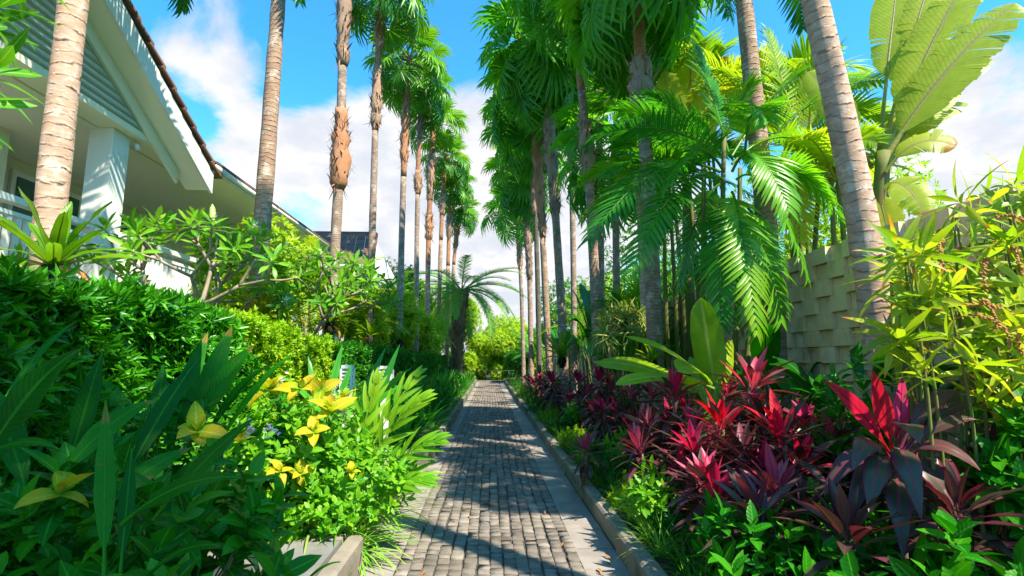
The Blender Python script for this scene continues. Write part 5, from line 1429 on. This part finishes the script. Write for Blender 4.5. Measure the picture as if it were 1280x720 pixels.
# fallen leaves on the path
n_ = 260; P_ = np.stack([np.where(U(0, 1, n_) < .5, U(-1.0, 1.05, n_), np.where(U(0, 1, n_) < .5, U(.75, 1.05, n_), U(-1.0, -.7, n_))), 2.5 + 26 * U(0, 1, n_) ** 1.6, np.full(n_, .024)], 1)
mb = MB(); a_ = U(0, 6.3, n_); leaves(mb, P_, np.stack([np.cos(a_), np.sin(a_), U(.0, .25, n_)], 1), A(0, 0, 1) + rng.normal(0, .15, (n_, 3)), U(.03, .1, n_), U(.012, .03, n_), U(-.6, .8, n_), 'lance', 4, .3)
tag(mb.build('leaf_litter', M['fern_dead']), 'dry brown leaves scattered over the setts', 'fallen leaves', kind='stuff')

# leaf litter cover over the soils
def cover(name, lab, x0, x1, y0, y1, n, mat, L, W):
    x = U(x0, x1, n); y = y0 + (y1 - y0) * U(0, 1, n) ** 1.5; z = gz(x, y) + .04; P = np.stack([x, y, z + U(0, .08, n)], 1)
    mb = MB(); whorls(mb, P, A(0, 0, 1) + rng.normal(0, .3, (n, 3)), 6, L, W, .5, 1.4); o = mb.build(name, M[mat]); tag(o, lab, 'ground cover', kind='stuff')


cover('ground_cover', 'low green ground cover under the cordylines and along the wall', 1.35, 4.1, 2.2, 36, 3200, 'broad', .09, .04)
cover('ground_cover', 'low green ground cover under the shrubs before the hedge', -2.5, -1.5, 4.4, 36, 1600, 'broad', .08, .04)
cover('ground_cover', 'low growth on the bank between the hedge and the house', -5.4, -3.4, 3, 36, 2500, 'lime', .12, .05)


# ------------------------------------------------------------------ trees beyond
def tree(label, base, H, cr, n, mat, group, clumps=7, L=.16, name='broadleaf_tree', lo=.42):
    base = np.asarray(base, float); root = thing(name, label, 'tree', base, group)
    tk = MB(); top = base + A(U(-.3, .3), U(-.3, .3), H * .5); tk.tube(smooth_path([base, (base + top) / 2 + A(.1, 0, 0), top], 8), np.linspace(.13, .08, 8), 8)
    lf = MB()
    cs = []
    for k in range(clumps):
        a = k * 2.4 + U(-.4, .4); r = cr[0] * U(.25, .75); c = base + A(r * math.cos(a), r * math.sin(a), H * U(lo, .82)); cs.append(c)
        tk.tube(smooth_path([top - A(0, 0, U(0, H * .2)), (top + c) / 2 + A(0, 0, .1), c], 6), np.linspace(.05, .02, 6), 6)
    tk.build('trunk', M['bark'], root, True)
    for c in cs:
        m = n // clumps; u = nrmz(rng.normal(0, 1, (m, 3))); rr = U(.3, 1, (m, 1)) ** .5
        s_ = U(.7, 1.15)
        P = c + u * rr * A(cr[0] * .5, cr[0] * .5, cr[1] * .32) * s_
        whorls(lf, P, nrmz(u + A(0, 0, .5)), 6, L, L * .4, .5, 1.5)
    lf.build('crown', M[mat], root)


for (x, y, H, r, n, m, lab) in ((-2.9, 41.5, 6.2, 2.6, 4200, 'far', 'lime green tree closing the path\'s end under the date palm'), (.4, 43.5, 4.6, 2.9, 4200, 'far', 'bright rounded tree at the end of the path'), (3.4, 46, 4.6, 2.2, 2200, 'far_dark', 'dark green tree past the end of the wall side palms'), (-7, 46, 8, 3.2, 2400, 'far', 'tall pale green tree behind the hedge row palms'),
                                (-5.6, 31, 6.6, 2.4, 2600, 'far_dark', 'green tree beyond the further house'), (-4.6, 10.2, 2.9, 1.1, 1500, 'far', 'leafy small tree behind the second frangipani'), (-4.4, 15.4, 3.0, 1.3, 1600, 'far', 'lime shrub tree between the hedge row trunks'), (-4.2, 20, 3.2, 1.5, 1600, 'far', 'shrub tree behind the straight fourth palm'), (-3.6, 25, 3.2, 1.6, 1600, 'far', 'lime shrub tree behind the date palm trunk'),  # leafy small tree and shrub tree get lime leaf in place of sunlight
                                (6.6, 11, 6.0, 2.6, 2600, 'far', 'sunlit tree behind the block wall seen between the palms'), (6.4, 16, 6.5, 2.8, 2600, 'far_dark', 'dark tree behind the block wall'), (6.6, 23, 6.4, 2.8, 2400, 'far', 'pale sunlit tree far behind the block wall'), (5.6, 32, 6.5, 2.6, 2200, 'far_dark', 'green tree behind the wall\'s far end'),
                                (1.9, 36, 2.4, 1.1, 1400, 'far_dark', 'dark rounded shrub at the path\'s far corner'), (-1.9, 36, 2.2, .9, 1200, 'far', 'lime shrub where the hedge meets the path\'s end')):
    tree(lab, (x, y, float(gz(x, y))), H, (r, H * .8), n, m, 'leafy trees beyond the planting', L=.14 if y < 20 else .2)
tree('tall distant green tree behind everything at the path\'s end', (1.5, 62, 0), 6.5, (4, 5), 3000, 'far', 'leafy trees beyond the planting', 9, .3)

for (x, y, H, m, lab) in ((-2.6, 42.6, 2.6, 'far', 'lime bush closing the path end below the date palm'), (-.9, 43.4, 2.2, 'far', 'lime bush standing straight beyond the path end'), (.9, 43.0, 2.4, 'far', 'bright bush behind the low rail at the path end'), (2.4, 42.4, 2.5, 'far_dark', 'dark bush beyond the path end on the wall side'), (4.2, 43, 3, 'far', 'lime bush past the end of the block wall'), (-5, 43, 3.2, 'far', 'lime bush past the end of the long hedge')):
    tree(lab, (x, y, 0), H, (1.3, H * 1.1), 2000, m, 'bushes beyond the path end', 8, .17, 'leafy_bush', .12)

# low rail at the end of the path
root = thing('low_fence', 'low dark rail fence crossing beyond the path\'s end', 'fence', (0, 40.6, 0))
mb = MB()
for x in np.arange(-3, 3.6, .9): mb.tube(A((x, 40.6, 0), (x, 40.6, .8)), .03, 6)
mb.build('post', M['dark'], root); mb = MB(); mb.tube(A((-3, 40.6, .77), (3.4, 40.6, .77)), .025, 6); mb.build('rail', M['dark'], root)

# ------------------------------------------------------------------ sky, clouds, sun
SUN_EL, SUN_AZ = 52.0, 135.0      # azimuth clockwise from +Y: behind the camera, wall side
w = bpy.data.worlds.new('World'); scene.world = w; w.use_nodes = True
nt = w.node_tree; nt.nodes.clear(); g = NT(nt)
out = g.n('OutputWorld'); bg = g.n('Background'); nt.links.new(bg.outputs[0], out.inputs[0])
sky = g.n('TexSky', sky_type='NISHITA'); sky.sun_disc = False; sky.sun_elevation = rad(SUN_EL); sky.sun_rotation = rad(SUN_AZ)
sky.air_density = 1.0; sky.dust_density = .3; sky.ozone_density = 2.5
tc = g.n('TexCoord'); vec = tc.outputs['Generated']
sp = g.n('SeparateXYZ'); nt.links.new(vec, sp.inputs[0])
zz = g.math('ADD', g.math('MAXIMUM', sp.outputs[2], 0.0), .35)
dv = g.n('VectorMath', operation='DIVIDE'); nt.links.new(vec, dv.inputs[0]); cz = g.n('CombineXYZ')
for i_ in range(3): nt.links.new(zz, cz.inputs[i_])
nt.links.new(cz.outputs[0], dv.inputs[1])
n1 = g.noise(dv.outputs[0], 2.7, 10, .6, .35)
mask = None
for (px, py, r0, r1, wt) in ((250, 25, .02, .16, .26), (300, 140, .03, .24, .2), (380, 220, .05, .33, .14), (560, 235, .1, .4, .2), (450, 260, .1, .4, .1), (1200, 225, .03, .2, .24), (640, 330, .1, .45, .24), (1290, 210, .05, .3, .2), (1220, 60, .1, .7, .12),
                             (375, 30, .0, .1, .1), (182, 15, 0, .12, -.28), (335, 75, 0, .13, -.24), (400, 70, .02, .16, -.2), (228, 130, 0, .07, -.22), (420, 45, .02, .13, -.26), (185, 140, .0, .12, -.05), (575, 60, .03, .18, -.25), (215, 230, 0, .09, -.2), (380, 265, 0, .07, -.28), (1180, 120, .1, .3, -.2)):
    d_ = nrmz(ray(px, py)); dp_ = g.n('VectorMath', operation='DOT_PRODUCT'); nt.links.new(vec, dp_.inputs[0]); dp_.inputs[1].default_value = d_
    s_ = g.math('MULTIPLY', g.smooth(dp_.outputs['Value'], math.cos(r1), math.cos(r0)), wt)
    mask = s_ if mask is None else g.math('ADD', mask, s_)
dens = g.smooth(g.math('ADD', n1, mask), .59, .8)
n2 = g.noise(dv.outputs[0], 5.0, 6, .6)
cloud = g.mix(g.smooth(n2, .35, .65), (2.55, 2.7, 3.0), (3.4, 3.35, 3.35))
tint = g.mix(1, sky.outputs[0], (.3, 1.05, 1.35), 'MULTIPLY')
haze = g.math('SUBTRACT', 1.0, g.smooth(sp.outputs[2], .0, .45))
tint = g.mix(g.math('MULTIPLY', haze, .5), tint, (2.7, 3.8, 4.7))
g.set(bg.inputs['Color'], g.mix(dens, tint, cloud)); bg.inputs['Strength'].default_value = .13

sl_d = bpy.data.lights.new('sun', 'SUN'); sl_d.energy = 5.0; sl_d.angle = rad(.5); sl_d.color = (1, .89, .7)
so = bpy.data.objects.new('sun', sl_d); C.objects.link(so)
az, el = rad(SUN_AZ), rad(SUN_EL)
dsun = Vector((math.sin(az) * math.cos(el), math.cos(az) * math.cos(el), math.sin(el)))
so.rotation_euler = dsun.to_track_quat('Z', 'Y').to_euler()

scene.view_settings.view_transform = 'Standard'; scene.view_settings.look = 'None'
scene.view_settings.exposure = 1.28; scene.view_settings.gamma = 1
scene.render.engine = 'CYCLES'
cy = scene.cycles
cy.max_bounces = 7; cy.diffuse_bounces = 4; cy.glossy_bounces = 2; cy.transmission_bounces = 4; cy.transparent_max_bounces = 4
cy.caustics_reflective = False; cy.caustics_refractive = False; cy.use_denoising = True
cy.sample_clamp_indirect = 6
